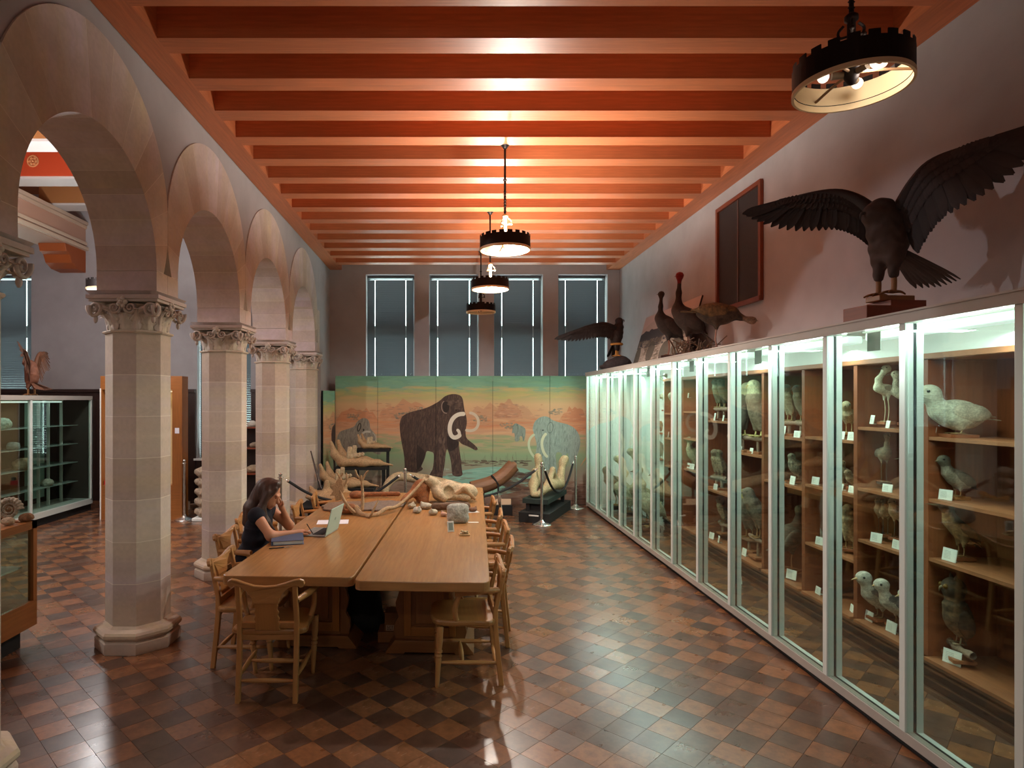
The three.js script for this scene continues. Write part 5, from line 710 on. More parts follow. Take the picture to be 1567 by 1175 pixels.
// ================================================================ ON TOP OF THE BIRD CASE
const leafFeather = (L, w) => { const g = new THREE.PlaneGeometry(L, w, 8, 2), p = g.attributes.position; for (let i = 0; i < p.count; i++) { const q = p.getX(i) / L + 0.5, v = p.getY(i) / w * 2; p.setXYZ(i, q * L, v * w / 2 * (q < 0.08 ? 0.35 + q * 5 : q > 0.8 ? max(0.05, (1 - q) / 0.2) ** 0.6 : 0.85 + 0.15 * q), 0.10 * w * (1 - v * v) + 0.03 * L * q * q); } return g; };
function openWing(parent, S, W, E, o) {     // shoulder, wrist, tip of the leading edge; feathers trail along o.trail
  const s = V(...S), w = V(...W), e = V(...E), lead = new THREE.CatmullRomCurve3([s, s.clone().lerp(w, 0.5).add(V(...(o.arch ?? [0, 0.03, 0]))), w, w.clone().lerp(e, 0.5).add(V(...(o.arch2 ?? [0, 0.02, 0]))), e]);
  const tr = V(...o.trail).normalize(), parts = [], tone = lin(o.col), cols = [];
  const add = (at, dir, L, wd, lift, k) => {
    const tg = dir.clone().normalize(), side = lead.getTangentAt(0.5).clone().addScaledVector(tg, -lead.getTangentAt(0.5).dot(tg)).normalize(), nn = tg.clone().cross(side).normalize(), g = leafFeather(L, wd);
    g.applyMatrix4(new THREE.Matrix4().makeBasis(tg, side, nn)); g.translate(at.x + nn.x * lift, at.y + nn.y * lift, at.z + nn.z * lift);
    g.setAttribute('color', new THREE.BufferAttribute(new Float32Array(g.attributes.position.count * 3).map((_, i) => tone[i % 3] * k * (0.8 + 0.4 * hash(i / 3 | 0, L * 90, wd * 70))), 3)); g.computeVertexNormals(); parts.push(g);
  };
  const N = o.n ?? 24, tipDir = e.clone().sub(w).normalize(), SL = o.sec, PL = o.pri;
  for (let i = 0; i < N; i++) { const q = i / (N - 1), at = lead.getPointAt(0.04 + 0.90 * q), f = max(0, (q - 0.45) / 0.55) ** 1.2; const dir = tr.clone().lerp(tipDir, f * 0.92); add(at, dir, SL + (PL - SL) * f * (1 - 0.25 * max(0, q - 0.8) * 5), o.fw ?? 0.055, 0.004 * (i % 3), 0.8 + 0.3 * hash(i, 3, 1)); }
  for (const [len, lf, n, kk] of [[0.55, 0.012, 24, 1.25], [0.35, 0.018, 26, 1.0], [0.2, 0.024, 26, 1.35]]) for (const sgn of [-1, 1]) for (let i = 0; i < n; i++) { const q = i / (n - 1), at = lead.getPointAt(0.02 + 0.9 * q), f = max(0, (q - 0.5) / 0.5); add(at, tr.clone().lerp(tipDir, f * 0.85), SL * len * (1 - 0.3 * q), (o.fw ?? 0.055) * 0.8, sgn * lf, kk * (0.75 + 0.4 * hash(i, len * 10, sgn + 2))); }
  const arm = tube([s, lead.getPointAt(0.25), w, lead.getPointAt(0.8), e], (q) => (o.arm ?? 0.035) * (1 - 0.8 * q), 20, 8); arm.setAttribute('color', new THREE.BufferAttribute(new Float32Array(arm.attributes.position.count * 3).map((_, i) => tone[i % 3] * 0.9), 3)); parts.push(arm);
  return mesh('wing', parts, o.mat, parent);
}
const darkFeather = new THREE.MeshStandardMaterial({ vertexColors: true, roughness: 0.75, side: THREE.DoubleSide });
function raptor(t, B, K, o = {}) {         // upright body facing +x with feathered legs; returns shoulder height
  const c1 = lin(K), body = [{ c: [0, B * 1.0, 0], r: [B * 0.28, B * 0.52, B * 0.27], t: -(o.lean ?? 0.35) }, cone([B * 0.12, B * 1.35, 0], B * 0.17, [B * (o.hx ?? 0.3), B * (o.hy ?? 1.5), 0], B * 0.11), { c: [B * (o.hx ?? 0.32), B * (o.hy ?? 1.52), 0], r: [B * 0.15, B * 0.115, B * 0.11] }, ...[-1, 1].flatMap((z) => [cone([0, B * 0.72, z * B * 0.13], B * 0.15, [B * 0.02, B * 0.3, z * B * 0.15], B * 0.065)])];
  mesh('body', blob(body, B * 0.12, B * 0.03, (x, y, z) => { const n = fbm(x * 26, y * 18, z * 26); return c1.map((v, i) => v * (0.6 + 1.0 * n) * (i === 0 ? 1.1 : 1)); }, (x, y, z) => 0.016 * B * sin(y * 70 + 4 * vnoise(x * 20, z * 20)) * vnoise(x * 30, y * 30, z * 30)), darkFeather, t);
  const hx = B * (o.hx ?? 0.32), hy = B * (o.hy ?? 1.52);
  mesh('beak', [tube([[hx + B * 0.1, hy, 0], [hx + B * 0.2, hy + B * 0.01, 0], [hx + B * 0.23, hy - B * 0.08, 0]], (q) => B * 0.045 * (1 - q * 0.9), 8, 7)], M(o.beak ?? '#3b3330', 0.4), t);
  for (const z of [-1, 1]) { mesh('eye', ball(B * 0.02, hx + B * 0.07, hy + B * 0.03, z * B * 0.095, 1, 7), eyeMat, t); const f = [tube([[B * 0.02, B * 0.36, z * B * 0.15], [B * 0.01, B * 0.18, z * B * 0.15], [B * 0.02, B * 0.03, z * B * 0.15]], B * 0.04, 6, 7)]; for (const a of [-0.5, 0, 0.5, PI]) f.push(tube([[B * 0.02, B * 0.04, z * B * 0.15], [B * (0.02 + 0.13 * cos(a)), B * 0.04, z * B * 0.15 + B * 0.13 * sin(a)], [B * (0.02 + 0.2 * cos(a)), B * 0.005, z * B * 0.15 + B * 0.2 * sin(a)]], (q) => B * 0.03 * (1 - 0.6 * q), 6, 6)); mesh('leg', f, M(o.legC ?? '#8a5a30', 0.6), t); }
  const tl = [], tc = c1; for (let k = -4; k <= 4; k++) { const g = leafFeather(B * (o.tail ?? 0.85), B * 0.13); g.rotateX(PI / 2); T(g, -B * 0.12, B * (o.tailY ?? 0.62) + 0.004 * abs(k), k * B * 0.018, 0, PI + k * 0.10, -(o.tailA ?? 0.75)); g.setAttribute('color', new THREE.BufferAttribute(new Float32Array(g.attributes.position.count * 3).map((_, i) => tc[i % 3] * (0.6 + 0.6 * hash(i / 3 | 0, k, 3))), 3)); g.computeVertexNormals(); tl.push(g); }
  mesh('tail', tl, darkFeather, t);
}
{ // golden eagle, wings spread
  const t = thing('spread_eagle', 'dark eagle with both wings spread on reddish wood blocks atop the case', 'bird', [2.80, FRONT + 0.165, -3.98], PI + 0.12);
  const B = 0.40; raptor(t, B, '#3a2a22', { lean: 0.3, hx: 0.24, hy: 1.28, tailA: 0.55, tail: 1.0, tailY: 0.72 });
  openWing(t, [0.02, 0.54, 0.07], [0.18, 0.72, 0.23], [0.43, 0.71, 0.47], { trail: [-0.05, -1, 0.05], sec: 0.24, pri: 0.27, col: '#33251f', mat: darkFeather, n: 26, arm: 0.045, fw: 0.06 });
  openWing(t, [-0.03, 0.54, -0.07], [-0.05, 0.74, -0.26], [-0.10, 0.74, -0.60], { trail: [-0.12, -1, -0.25], sec: 0.34, pri: 0.36, col: '#2c2120', mat: darkFeather, n: 26, arm: 0.045, fw: 0.07 });
  const b = thing('perch_blocks', 'stepped reddish wooden blocks under the spread eagle', 'perch', [2.80, FRONT, -3.98], 0.1);
  mesh('wood_block', [rbox(0.24, 0.125, 0.2, 0.004, 0.06, 0.0625, 0)], MT.redWood, b); mesh('wood_block', [rbox(0.17, 0.085, 0.2, 0.004, -0.16, 0.0425, 0.03)], MT.redWood, b); mesh('wood_block', [rbox(0.24, 0.035, 0.12, 0.006, 0.02, 0.143, 0)], MT.oakDark, b);
}
{ // vulture with one wing out
  const t = thing('black_vulture', 'black vulture with one wing stretched out on a dark rock atop the case', 'bird', [2.78, FRONT + 0.21, -10.2], -0.5);
  raptor(t, 0.36, '#211b1a', { lean: 0.15, hx: 0.12, hy: 1.62, tailA: 1.1, tail: 0.7, legC: '#b5803a' });
  openWing(t, [0.0, 0.46, 0.06], [-0.22, 0.50, 0.36], [-0.62, 0.34, 0.64], { trail: [-0.1, -1, 0.05], sec: 0.22, pri: 0.30, col: '#2a2424', mat: darkFeather, n: 22, arm: 0.04 });
  mesh('leg_band', [T(new THREE.TorusGeometry(0.085, 0.02, 6, 18), 0.0, 0.2, 0, PI / 2)], M('#b5803a', 0.6), t);
  const W = lin('#2a2424'); mesh('wing', blob([{ c: [-0.02, 0.36, -0.11], r: [0.09, 0.2, 0.035], t: -0.1 }, cone([-0.03, 0.3, -0.1], 0.05, [-0.08, 0.02, -0.07], 0.02)], 0.04, 0.011, (x, y, z) => W.map((v) => v * (0.6 + 0.8 * fbm(x * 30, y * 20, z * 30)))), darkFeather, t);
  single('perch_rock', 'dark craggy rock under the black vulture', 'rock', [T(blob([{ c: [0, 0.08, 0], r: [0.22, 0.1, 0.16] }, { c: [0.08, 0.13, 0], r: [0.12, 0.085, 0.12] }, cone([-0.16, 0.03, 0.04], 0.05, [-0.28, 0.03, 0.08], 0.03)], 0.06, 0.014, null, (x, y, z) => 0.035 * (fbm(x * 10, y * 10, z * 10) - 0.5)), 2.78, FRONT + 0.004, -10.2)], M('#3b3436', 0.9, { map: 'speck' }));
}
const TURKEY = { len: 0.46, fat: 0.27, tilt: 0.75, neck: 0.36, nt: 1.62, head: 0.085, bill: 0.03, leg: 0.22, back: '#33211b', belly: '#3d2a20', crown: '#8c1414', wing: '#3a2820', pat: 0.6, tail: 0.6, legC: '#7a5040', collar: 2.6, block: 0.05, standM: MT.darkWood };
bird('wild_turkey', 'tall dark wild turkey with bright red head and neck atop the case', TURKEY, [2.80, FRONT, -7.25], PI - 0.6, 'wild turkeys on the bird case');
bird('wild_turkey', 'dark slim turkey hen standing behind the red-headed turkey', { ...TURKEY, len: 0.40, neck: 0.26, crown: '#3a2a22', back: '#2a1c18', belly: '#30211b' }, [2.74, FRONT, -7.72], PI - 0.2, 'wild turkeys on the bird case');
bird('wild_turkey', 'brown turkey hen bending its head down beside the framed vent', { ...TURKEY, len: 0.44, tilt: -0.15, neck: 0.2, nt: -0.5, crown: '#8a6a52', back: '#6a4d2c', belly: '#4a3525', wing: '#7a5a34', tail: 0.5, pat: 0.9, leg: 0.26 }, [2.86, FRONT, -6.62], -0.35, 'wild turkeys on the bird case');
single('brush_clump', 'clump of dry twigs around the feet of the turkeys', 'brush', [...Array(46)].map(() => { const x = rr(-0.18, 0.18), z = rr(-0.28, 0.28); return tube([[x, 0, z], [x + rr(-0.05, 0.05), rr(0.05, 0.1), z + rr(-0.05, 0.05)], [x + rr(-0.12, 0.12), rr(0.1, 0.2), z + rr(-0.12, 0.12)]], 0.006, 4, 4).translate(2.78, FRONT, -7.1); }), M('#5a4232', 0.95));
{ // landscape painting leaning on the wall
  const c = document.createElement('canvas'); c.width = 768; c.height = 320; const x = c.getContext('2d');
  x.fillStyle = '#a79c94'; x.fillRect(0, 0, 768, 320); x.fillStyle = '#b3a29c'; x.beginPath(); x.moveTo(0, 90); x.bezierCurveTo(160, 10, 420, 30, 768, 60); x.lineTo(768, 0); x.lineTo(0, 0); x.fill();
  x.fillStyle = '#34363c'; x.beginPath(); x.moveTo(0, 130); for (let i = 0; i <= 40; i++) x.lineTo(i * 19, 120 - 30 * vnoise(i * 0.6, 2) - 10 * hash(i, 1, 1)); x.lineTo(768, 200); x.lineTo(0, 200); x.fill();
  for (let k = 0; k < 1500; k++) { const px = rnd() * 768, py = 150 + rnd() * 170, g = 110 + 70 * vnoise(px * 0.02, py * 0.03) - 60 * vnoise(px * 0.012 + 9, py * 0.01); x.fillStyle = `rgba(${g + 12 | 0},${g + 4 | 0},${g - 8 | 0},0.55)`; x.fillRect(px, py, 10 + rnd() * 26, 3 + rnd() * 9); }
  x.fillStyle = 'rgba(62,60,52,0.75)'; for (const [a, b, w, h] of [[250, 230, 60, 60], [40, 260, 50, 70], [470, 250, 70, 60], [620, 220, 60, 80]]) { x.beginPath(); x.ellipse(a, b, w, h, 0.2, 0, 7); x.fill(); }
  const tx = new THREE.CanvasTexture(c); tx.colorSpace = THREE.SRGBColorSpace;
  const t = thing('landscape_painting', 'unframed painting of grey cliffs leaning on the wall behind the turkeys', 'painting', [3.12, FRONT + 0.41, -9.0], 0);
  mesh('board', [box(0.02, 0.86, 2.2, 0, 0, 0, 0, 0, -0.28)], MT.darkWood, t);
  const g = new THREE.PlaneGeometry(2.2, 0.86); g.rotateY(-PI / 2); g.translate(-0.0112, 0, 0); g.rotateZ(-0.28);
  mesh('painted_face', g, new THREE.MeshStandardMaterial({ map: tx, roughness: 0.9 }), t, true);
}
{ // framed dark louvre high on the wall
  const t = thing('wall_vent', 'dark two-leaf louvred panel in a reddish wood frame high on the wall', 'wall panel', [XW, 3.03, -7.22], 0);
  mesh('panel', [span(-0.012, -0.002, 0.03, 1.23, -0.51, -0.005), span(-0.012, -0.002, 0.03, 1.23, 0.005, 0.51)], M('#2b2120', 0.7, { bump: 'stoneB', bs: 0.002 }), t);
  for (const s of [-1, 1]) mesh('jamb', [rbox(0.04, 1.26, 0.05, 0.005, -0.02, 0.63, s * 0.53)], MT.redWood, t);
  mesh('head', [rbox(0.04, 0.05, 1.1, 0.005, -0.021, 1.25, 0)], MT.redWood, t); mesh('sill', [rbox(0.05, 0.05, 1.1, 0.005, -0.025, 0.01, 0)], MT.redWood, t); mesh('mullion', [box(0.02, 1.2, 0.02, -0.012, 0.63, 0)], M('#6a5048', 0.5), t);
}

// ================================================================ MAMMOTH PAINTING
{
  const W = 396, HH = 196, s = 2044 / W, c = document.createElement('canvas'); c.width = 2044; c.height = Math.round(HH * s); const x = c.getContext('2d');
  x.scale(s, s); x.translate(-513, -575);
  const grad = (y0, y1, st) => { const g = x.createLinearGradient(0, y0, 0, y1); st.forEach(([p, k]) => g.addColorStop(p, k)); return g; };
  x.fillStyle = grad(575, 771, [[0, '#6f9f86'], [0.09, '#7aa58a'], [0.15, '#a7a473'], [0.22, '#c9a57c'], [0.38, '#c29070'], [0.45, '#c49a7a'], [0.55, '#aa9e7c'], [0.62, '#86a07c'], [0.75, '#958f7c'], [0.85, '#a08a7c'], [1, '#7c5f52']]); x.fillRect(513, 575, W, HH);
  const strokes = (n, bx, by, bw, bh, cols, lx, ly, al) => { for (let i = 0; i < n; i++) { x.fillStyle = cols[rnd() * cols.length | 0]; x.globalAlpha = al * (0.4 + 0.6 * rnd()); const px = bx + rnd() * bw, py = by + rnd() * bh; x.beginPath(); x.ellipse(px, py, lx * (0.4 + rnd()), ly * (0.4 + rnd()), (rnd() - 0.5) * 0.25, 0, 7); x.fill(); } x.globalAlpha = 1; };
  strokes(260, 513, 575, W, 22, ['#7fb39a', '#6a9a80', '#86ae8c', '#74a596'], 14, 2.2, 0.35); strokes(220, 513, 592, W, 18, ['#c3ab74', '#a9ad74', '#d0a578', '#b8b068'], 16, 2, 0.4);
  // rocky bluffs
  for (const [x0, x1, top, base, col] of [[513, 580, 622, 645, '#b9714c'], [578, 668, 612, 640, '#bb8260'], [690, 830, 614, 652, '#b5866a'], [755, 800, 612, 640, '#b07c62'], [850, 909, 622, 660, '#b56a48']]) { x.fillStyle = col; x.globalAlpha = 0.55; x.beginPath(); x.moveTo(x0, base); for (let i = 0; i <= 14; i++) { const q = i / 14; x.lineTo(x0 + (x1 - x0) * q, base - (base - top) * sin(PI * q) ** 0.6 * (0.7 + 0.45 * hash(i, x0, 1))); } x.lineTo(x1, base); x.fill(); x.globalAlpha = 1; strokes(70, x0, top + 4, x1 - x0, base - top, ['#c99470', '#a0694a', '#8f7464', '#d3a480'], 4, 0.9, 0.5); }
  strokes(200, 513, 640, W, 24, ['#d39a70', '#c9875c', '#cfa882', '#b98a6c', '#c07a54'], 18, 1.6, 0.5); strokes(130, 575, 664, 330, 26, ['#7f9c70', '#8aa878', '#6f9470', '#a59c70'], 16, 2, 0.45);
  for (const [a, b] of [[540, 638], [614, 636], [636, 628], [735, 640], [850, 630], [775, 652]]) strokes(40, a - 10, b - 5, 20, 9, ['#6b6f66', '#7c8074', '#55605a'], 2, 1, 0.5);
  // pond
  x.fillStyle = '#86b3a2'; x.beginPath(); x.moveTo(655, 742); x.bezierCurveTo(680, 722, 740, 708, 800, 716); x.bezierCurveTo(830, 722, 815, 745, 790, 752); x.bezierCurveTo(740, 764, 680, 762, 655, 742); x.fill(); strokes(120, 660, 716, 145, 40, ['#97c2b2', '#74a594', '#a8cdbd', '#7fae9f'], 12, 1.1, 0.5);
  strokes(80, 700, 704, 110, 8, ['#4f3f35', '#6a5344', '#3d332e'], 5, 0.8, 0.8); for (let k = 0; k < 26; k++) { x.strokeStyle = '#6a6a54'; x.lineWidth = 0.35; const px = 690 + rnd() * 120, py = 708; x.beginPath(); x.moveTo(px, py); x.lineTo(px + (rnd() - 0.5) * 5, py - 5 - rnd() * 13); x.stroke(); }
  strokes(220, 513, 728, 150, 42, ['#8a7264', '#a08b7a', '#77604f', '#98826c'], 9, 1.4, 0.5); strokes(260, 770, 735, 140, 36, ['#6f4a3c', '#5a3d33', '#84604c', '#8d6f5c'], 8, 1.6, 0.6); strokes(60, 770, 720, 50, 30, ['#4a342c', '#6d4636'], 9, 2, 0.7);
  const path = (pts) => { x.beginPath(); x.moveTo(pts[0][0], pts[0][1]); for (let i = 1; i < pts.length; i++) { const p = pts[i], q = pts[(i + 1) % pts.length]; x.quadraticCurveTo(p[0], p[1], (p[0] + q[0]) / 2, (p[1] + q[1]) / 2); } x.closePath(); };
  const furry = (pts, col, cols, n, bb) => { x.save(); path(pts); x.fillStyle = col; x.fill(); x.clip(); for (let i = 0; i < n; i++) { x.strokeStyle = cols[rnd() * cols.length | 0]; x.globalAlpha = 0.5; x.lineWidth = 0.5 + rnd() * 0.6; const px = bb[0] + rnd() * bb[2], py = bb[1] + rnd() * bb[3]; x.beginPath(); x.moveTo(px, py); x.lineTo(px - 1.5 + rnd() * 2, py + 3 + rnd() * 5); x.stroke(); } x.restore(); x.globalAlpha = 1; };
  const tusk = (pts, w, col) => { x.lineCap = 'round'; x.strokeStyle = col; x.lineWidth = w; x.beginPath(); x.moveTo(...pts[0]); x.bezierCurveTo(...pts[1], ...pts[2], ...pts[3]); x.stroke(); };
  // little far mammoth, grey one at each side
  const at = (ox, oy) => ([a, b]) => [ox + 0.12766 * a, oy + 0.12766 * b];
  furry([[35, 480], [60, 440], [110, 465], [180, 500], [195, 540], [175, 660], [155, 665], [150, 600], [115, 610], [120, 660], [60, 675], [60, 600], [55, 560], [25, 575], [30, 530]].map(at(780, 590)), '#7f8d84', ['#6a766f', '#98a39a', '#55605a'], 110, [780, 644, 28, 34]);
  const greyR = [[275, 520], [285, 450], [330, 395], [400, 362], [470, 372], [505, 412], [600, 440], [700, 462], [780, 505], [838, 590], [850, 690], [828, 790], [792, 870], [775, 965], [725, 960], [712, 870], [690, 790], [668, 850], [662, 940], [632, 940], [632, 850], [620, 800], [560, 792], [548, 850], [560, 950], [572, 1065], [492, 1068], [482, 960], [478, 1010], [418, 1012], [410, 880], [350, 870], [348, 980], [318, 970], [318, 880], [312, 800], [330, 720], [300, 610]].map(at(780, 590));
  furry(greyR, '#8b9d94', ['#72847c', '#a3b3a9', '#62736c', '#93a59c'], 1100, [812, 630, 80, 110]); x.strokeStyle = '#5f6f69'; x.lineWidth = 0.9; x.beginPath(); x.ellipse(842, 654, 4, 8, 0.1, 0, 7); x.stroke(); x.fillStyle = '#2e3836'; x.beginPath(); x.ellipse(831, 658, 1.3, 1, 0, 0, 7); x.fill(); tusk([[817, 665], [805, 672], [808, 690], [818, 699]], 3.6, '#bcc7a8'); tusk([[835, 664], [825, 674], [830, 692], [837, 698]], 4.2, '#c8cfb2');
  const g2 = at(510, 570), greyL = [[45, 780], [60, 720], [110, 690], [190, 670], [260, 640], [280, 590], [330, 550], [380, 540], [420, 560], [440, 610], [440, 660], [470, 700], [505, 730], [520, 780], [500, 850], [500, 900], [560, 930], [575, 970], [545, 985], [470, 950], [430, 920], [400, 960], [300, 980], [240, 960], [200, 1000], [90, 1000], [60, 930], [45, 860]].map(g2);
  furry(greyL, '#8a8276', ['#70695f', '#9c9386', '#5c564f', '#8d8578'], 800, [512, 636, 72, 70]); x.strokeStyle = '#3d3934'; x.lineWidth = 1.6; x.beginPath(); x.ellipse(549.5, 653.5, 2.2, 6, 0.25, 0, 7); x.stroke(); x.fillStyle = '#25211e'; x.beginPath(); x.arc(556.5, 657.5, 1.3, 0, 7); x.fill(); tusk([[566, 660.5], [549, 656], [546, 684], [560, 681]], 3, '#b8b1a4'); tusk([[571, 662], [578, 668], [576, 678], [570, 682]], 1.8, '#a8a194');
  // the big brown mammoth
  const big = [[90, 460], [100, 400], [130, 358], [180, 330], [250, 306], [350, 284], [440, 255], [520, 212], [580, 172], [625, 128], [690, 101], [760, 98], [820, 114], [848, 155], [858, 230], [868, 300], [888, 355], [900, 440], [886, 500], [880, 565], [886, 620], [920, 655], [970, 690], [1018, 735], [1032, 765], [1000, 777], [960, 752], [900, 722], [850, 706], [815, 682], [802, 655], [800, 710], [812, 800], [828, 900], [835, 1000], [852, 1088], [720, 1088], [714, 1000], [704, 900], [682, 810], [658, 750], [645, 790], [636, 870], [626, 960], [606, 1060], [602, 1130], [520, 1112], [440, 1092], [458, 1048], [490, 1000], [502, 900], [504, 800], [460, 788], [412, 776], [400, 850], [372, 920], [345, 970], [376, 990], [348, 1022], [298, 1034], [292, 1062], [240, 1040], [150, 1014], [150, 900], [138, 800], [115, 690], [96, 570]].map(at(600, 590));
  furry(big, '#46342e', ['#35261f', '#574239', '#2a1e1b', '#634d3f', '#3f2f29', '#6d594c'], 3200, [606, 598, 132, 140]);
  x.fillStyle = 'rgba(24,16,14,0.55)'; path([[300, 700], [400, 780], [400, 850], [345, 970], [300, 1030], [292, 880]].map(at(600, 590))); x.fill(); path([[655, 600], [800, 655], [800, 720], [700, 800], [658, 750]].map(at(600, 590))); x.fill(); x.fillStyle = 'rgba(18,12,10,0.6)'; path([[610, 200], [650, 180], [690, 230], [680, 300], [640, 330], [605, 290]].map(at(600, 590))); x.fill();
  x.strokeStyle = '#8a786c'; x.lineWidth = 1.5; x.beginPath(); x.moveTo(679, 614); x.bezierCurveTo(673, 618, 675, 632, 683, 632); x.stroke(); x.fillStyle = '#1d1513'; x.beginPath(); x.arc(698, 628, 1.1, 0, 7); x.fill();
  strokes(26, 684, 612, 22, 14, ['#6d5a4e', '#7d6a5c'], 3, 1.2, 0.5); strokes(30, 672, 660, 9, 60, ['#7a675a', '#6a574a'], 1.2, 5, 0.5);
  tusk([[720, 631.5], [738, 634], [736, 664], [714, 658]], 4.4, '#c6b7a3'); tusk([[709, 633], [680, 632], [684, 682], [703, 666]], 6.4, '#d6ccbc'); tusk([[703, 666], [703.5, 662], [702, 659], [700.5, 658]], 4.6, '#d6ccbc');
  strokes(60, 600, 722, 120, 12, ['#6a5548', '#7d6858'], 7, 1, 0.4);
  x.fillStyle = '#8d7a62'; x.font = '5px sans-serif';
  const tx = new THREE.CanvasTexture(c); tx.colorSpace = THREE.SRGBColorSpace;
  const K = 11.75 / F, t = thing('mammoth_mural', 'wide painted mural of brown and grey mammoths by a pond', 'mural', [0, 0, -11.75]);
  const cuts = [513, 578, 667, 754, 841.5, 909], X = (p) => (p - 682) * K, top = 2.4, mm = new THREE.MeshStandardMaterial({ map: tx, roughness: 0.8 });
  for (let i = 0; i < 5; i++) {
    const w = X(cuts[i + 1]) - X(cuts[i]) - 0.006, cx = (X(cuts[i]) + X(cuts[i + 1])) / 2, dz = [0.0, 0.004, 0, 0.005, 0.001][i];
    const p = mesh('panel', [box(w, top, 0.03, cx, top / 2, dz - 0.016)], MT.blackMatte, t);
    const f = new THREE.PlaneGeometry(w, top); T(f, cx, top / 2, dz); const uv = f.attributes.uv, u0 = (cuts[i] - 513) / W, u1 = (cuts[i + 1] - 513) / W; for (let k = 0; k < 4; k++) uv.setX(k, uv.getX(k) > 0.5 ? u1 : u0);
    mesh('painted_face', f, mm, p, true);
  }
  mesh('backing_board', [box(X(909) - X(513) - 0.02, 2.3, 0.012, (X(513) + X(909)) / 2, 1.16, -0.045)], MT.blackMatte, t);
  mesh('brace', [box(0.06, 2.2, 0.2, -1.9, 1.1, -0.14), box(0.06, 2.2, 0.2, 2.4, 1.1, -0.14)], MT.darkWood, t);
  // narrow side panel against the arcade wall
  const n = thing('side_panel', 'narrow painted panel in mural colours standing edge-on by the plaster wall', 'panel', [-2.15, 0, -11.5], 1.2);
  mesh('panel', [box(0.4, 2.12, 0.03, 0, 1.06, 0)], MT.blackMatte, n); const g = new THREE.PlaneGeometry(0.4, 2.12), uv = g.attributes.uv; for (let k = 0; k < 4; k++) uv.setX(k, uv.getX(k) * 0.1 + 0.18); mesh('painted_face', T(g, 0, 1.06, 0.0165), mm, n, true);
}
// ================================================================ BONES BEFORE THE MURAL
function jaw(name, label, pos, turn, S, m, group) {   // mammoth lower jaw: two branches meeting in a spout, rising rami, molars
  const p = []; for (const z of [-1, 1]) p.push(cone([-0.40, 0.40, z * 0.2], 0.03, [-0.34, 0.20, z * 0.18], 0.055), cone([-0.34, 0.20, z * 0.18], 0.06, [-0.22, 0.085, z * 0.16], 0.075), cone([-0.22, 0.085, z * 0.16], 0.078, [0.1, 0.075, z * 0.11], 0.07), cone([0.1, 0.075, z * 0.11], 0.07, [0.34, 0.06, z * 0.03], 0.042));
  p.push(cone([0.3, 0.06, 0], 0.045, [0.58, 0.025, 0], 0.016));
  const t = thing(name, label, 'bone', pos, turn, group); t.scale.setScalar(S);
  mesh('jaw', [blob(p, 0.07, 0.018, null, (x, y, z) => 0.012 * (fbm(x * 9, y * 9, z * 9) - 0.5))], m, t);
  for (const z of [-1, 1]) mesh('molar', [blob([cone([-0.13, 0.14, z * 0.145], 0.045, [-0.10, 0.30, z * 0.145], 0.04), cone([-0.11, 0.16, z * 0.145], 0.04, [0.05, 0.19, z * 0.12], 0.032)], 0.03, 0.012, null, (x) => 0.005 * sin(x * 110))], MT.bonePale, t);
  return t;
}
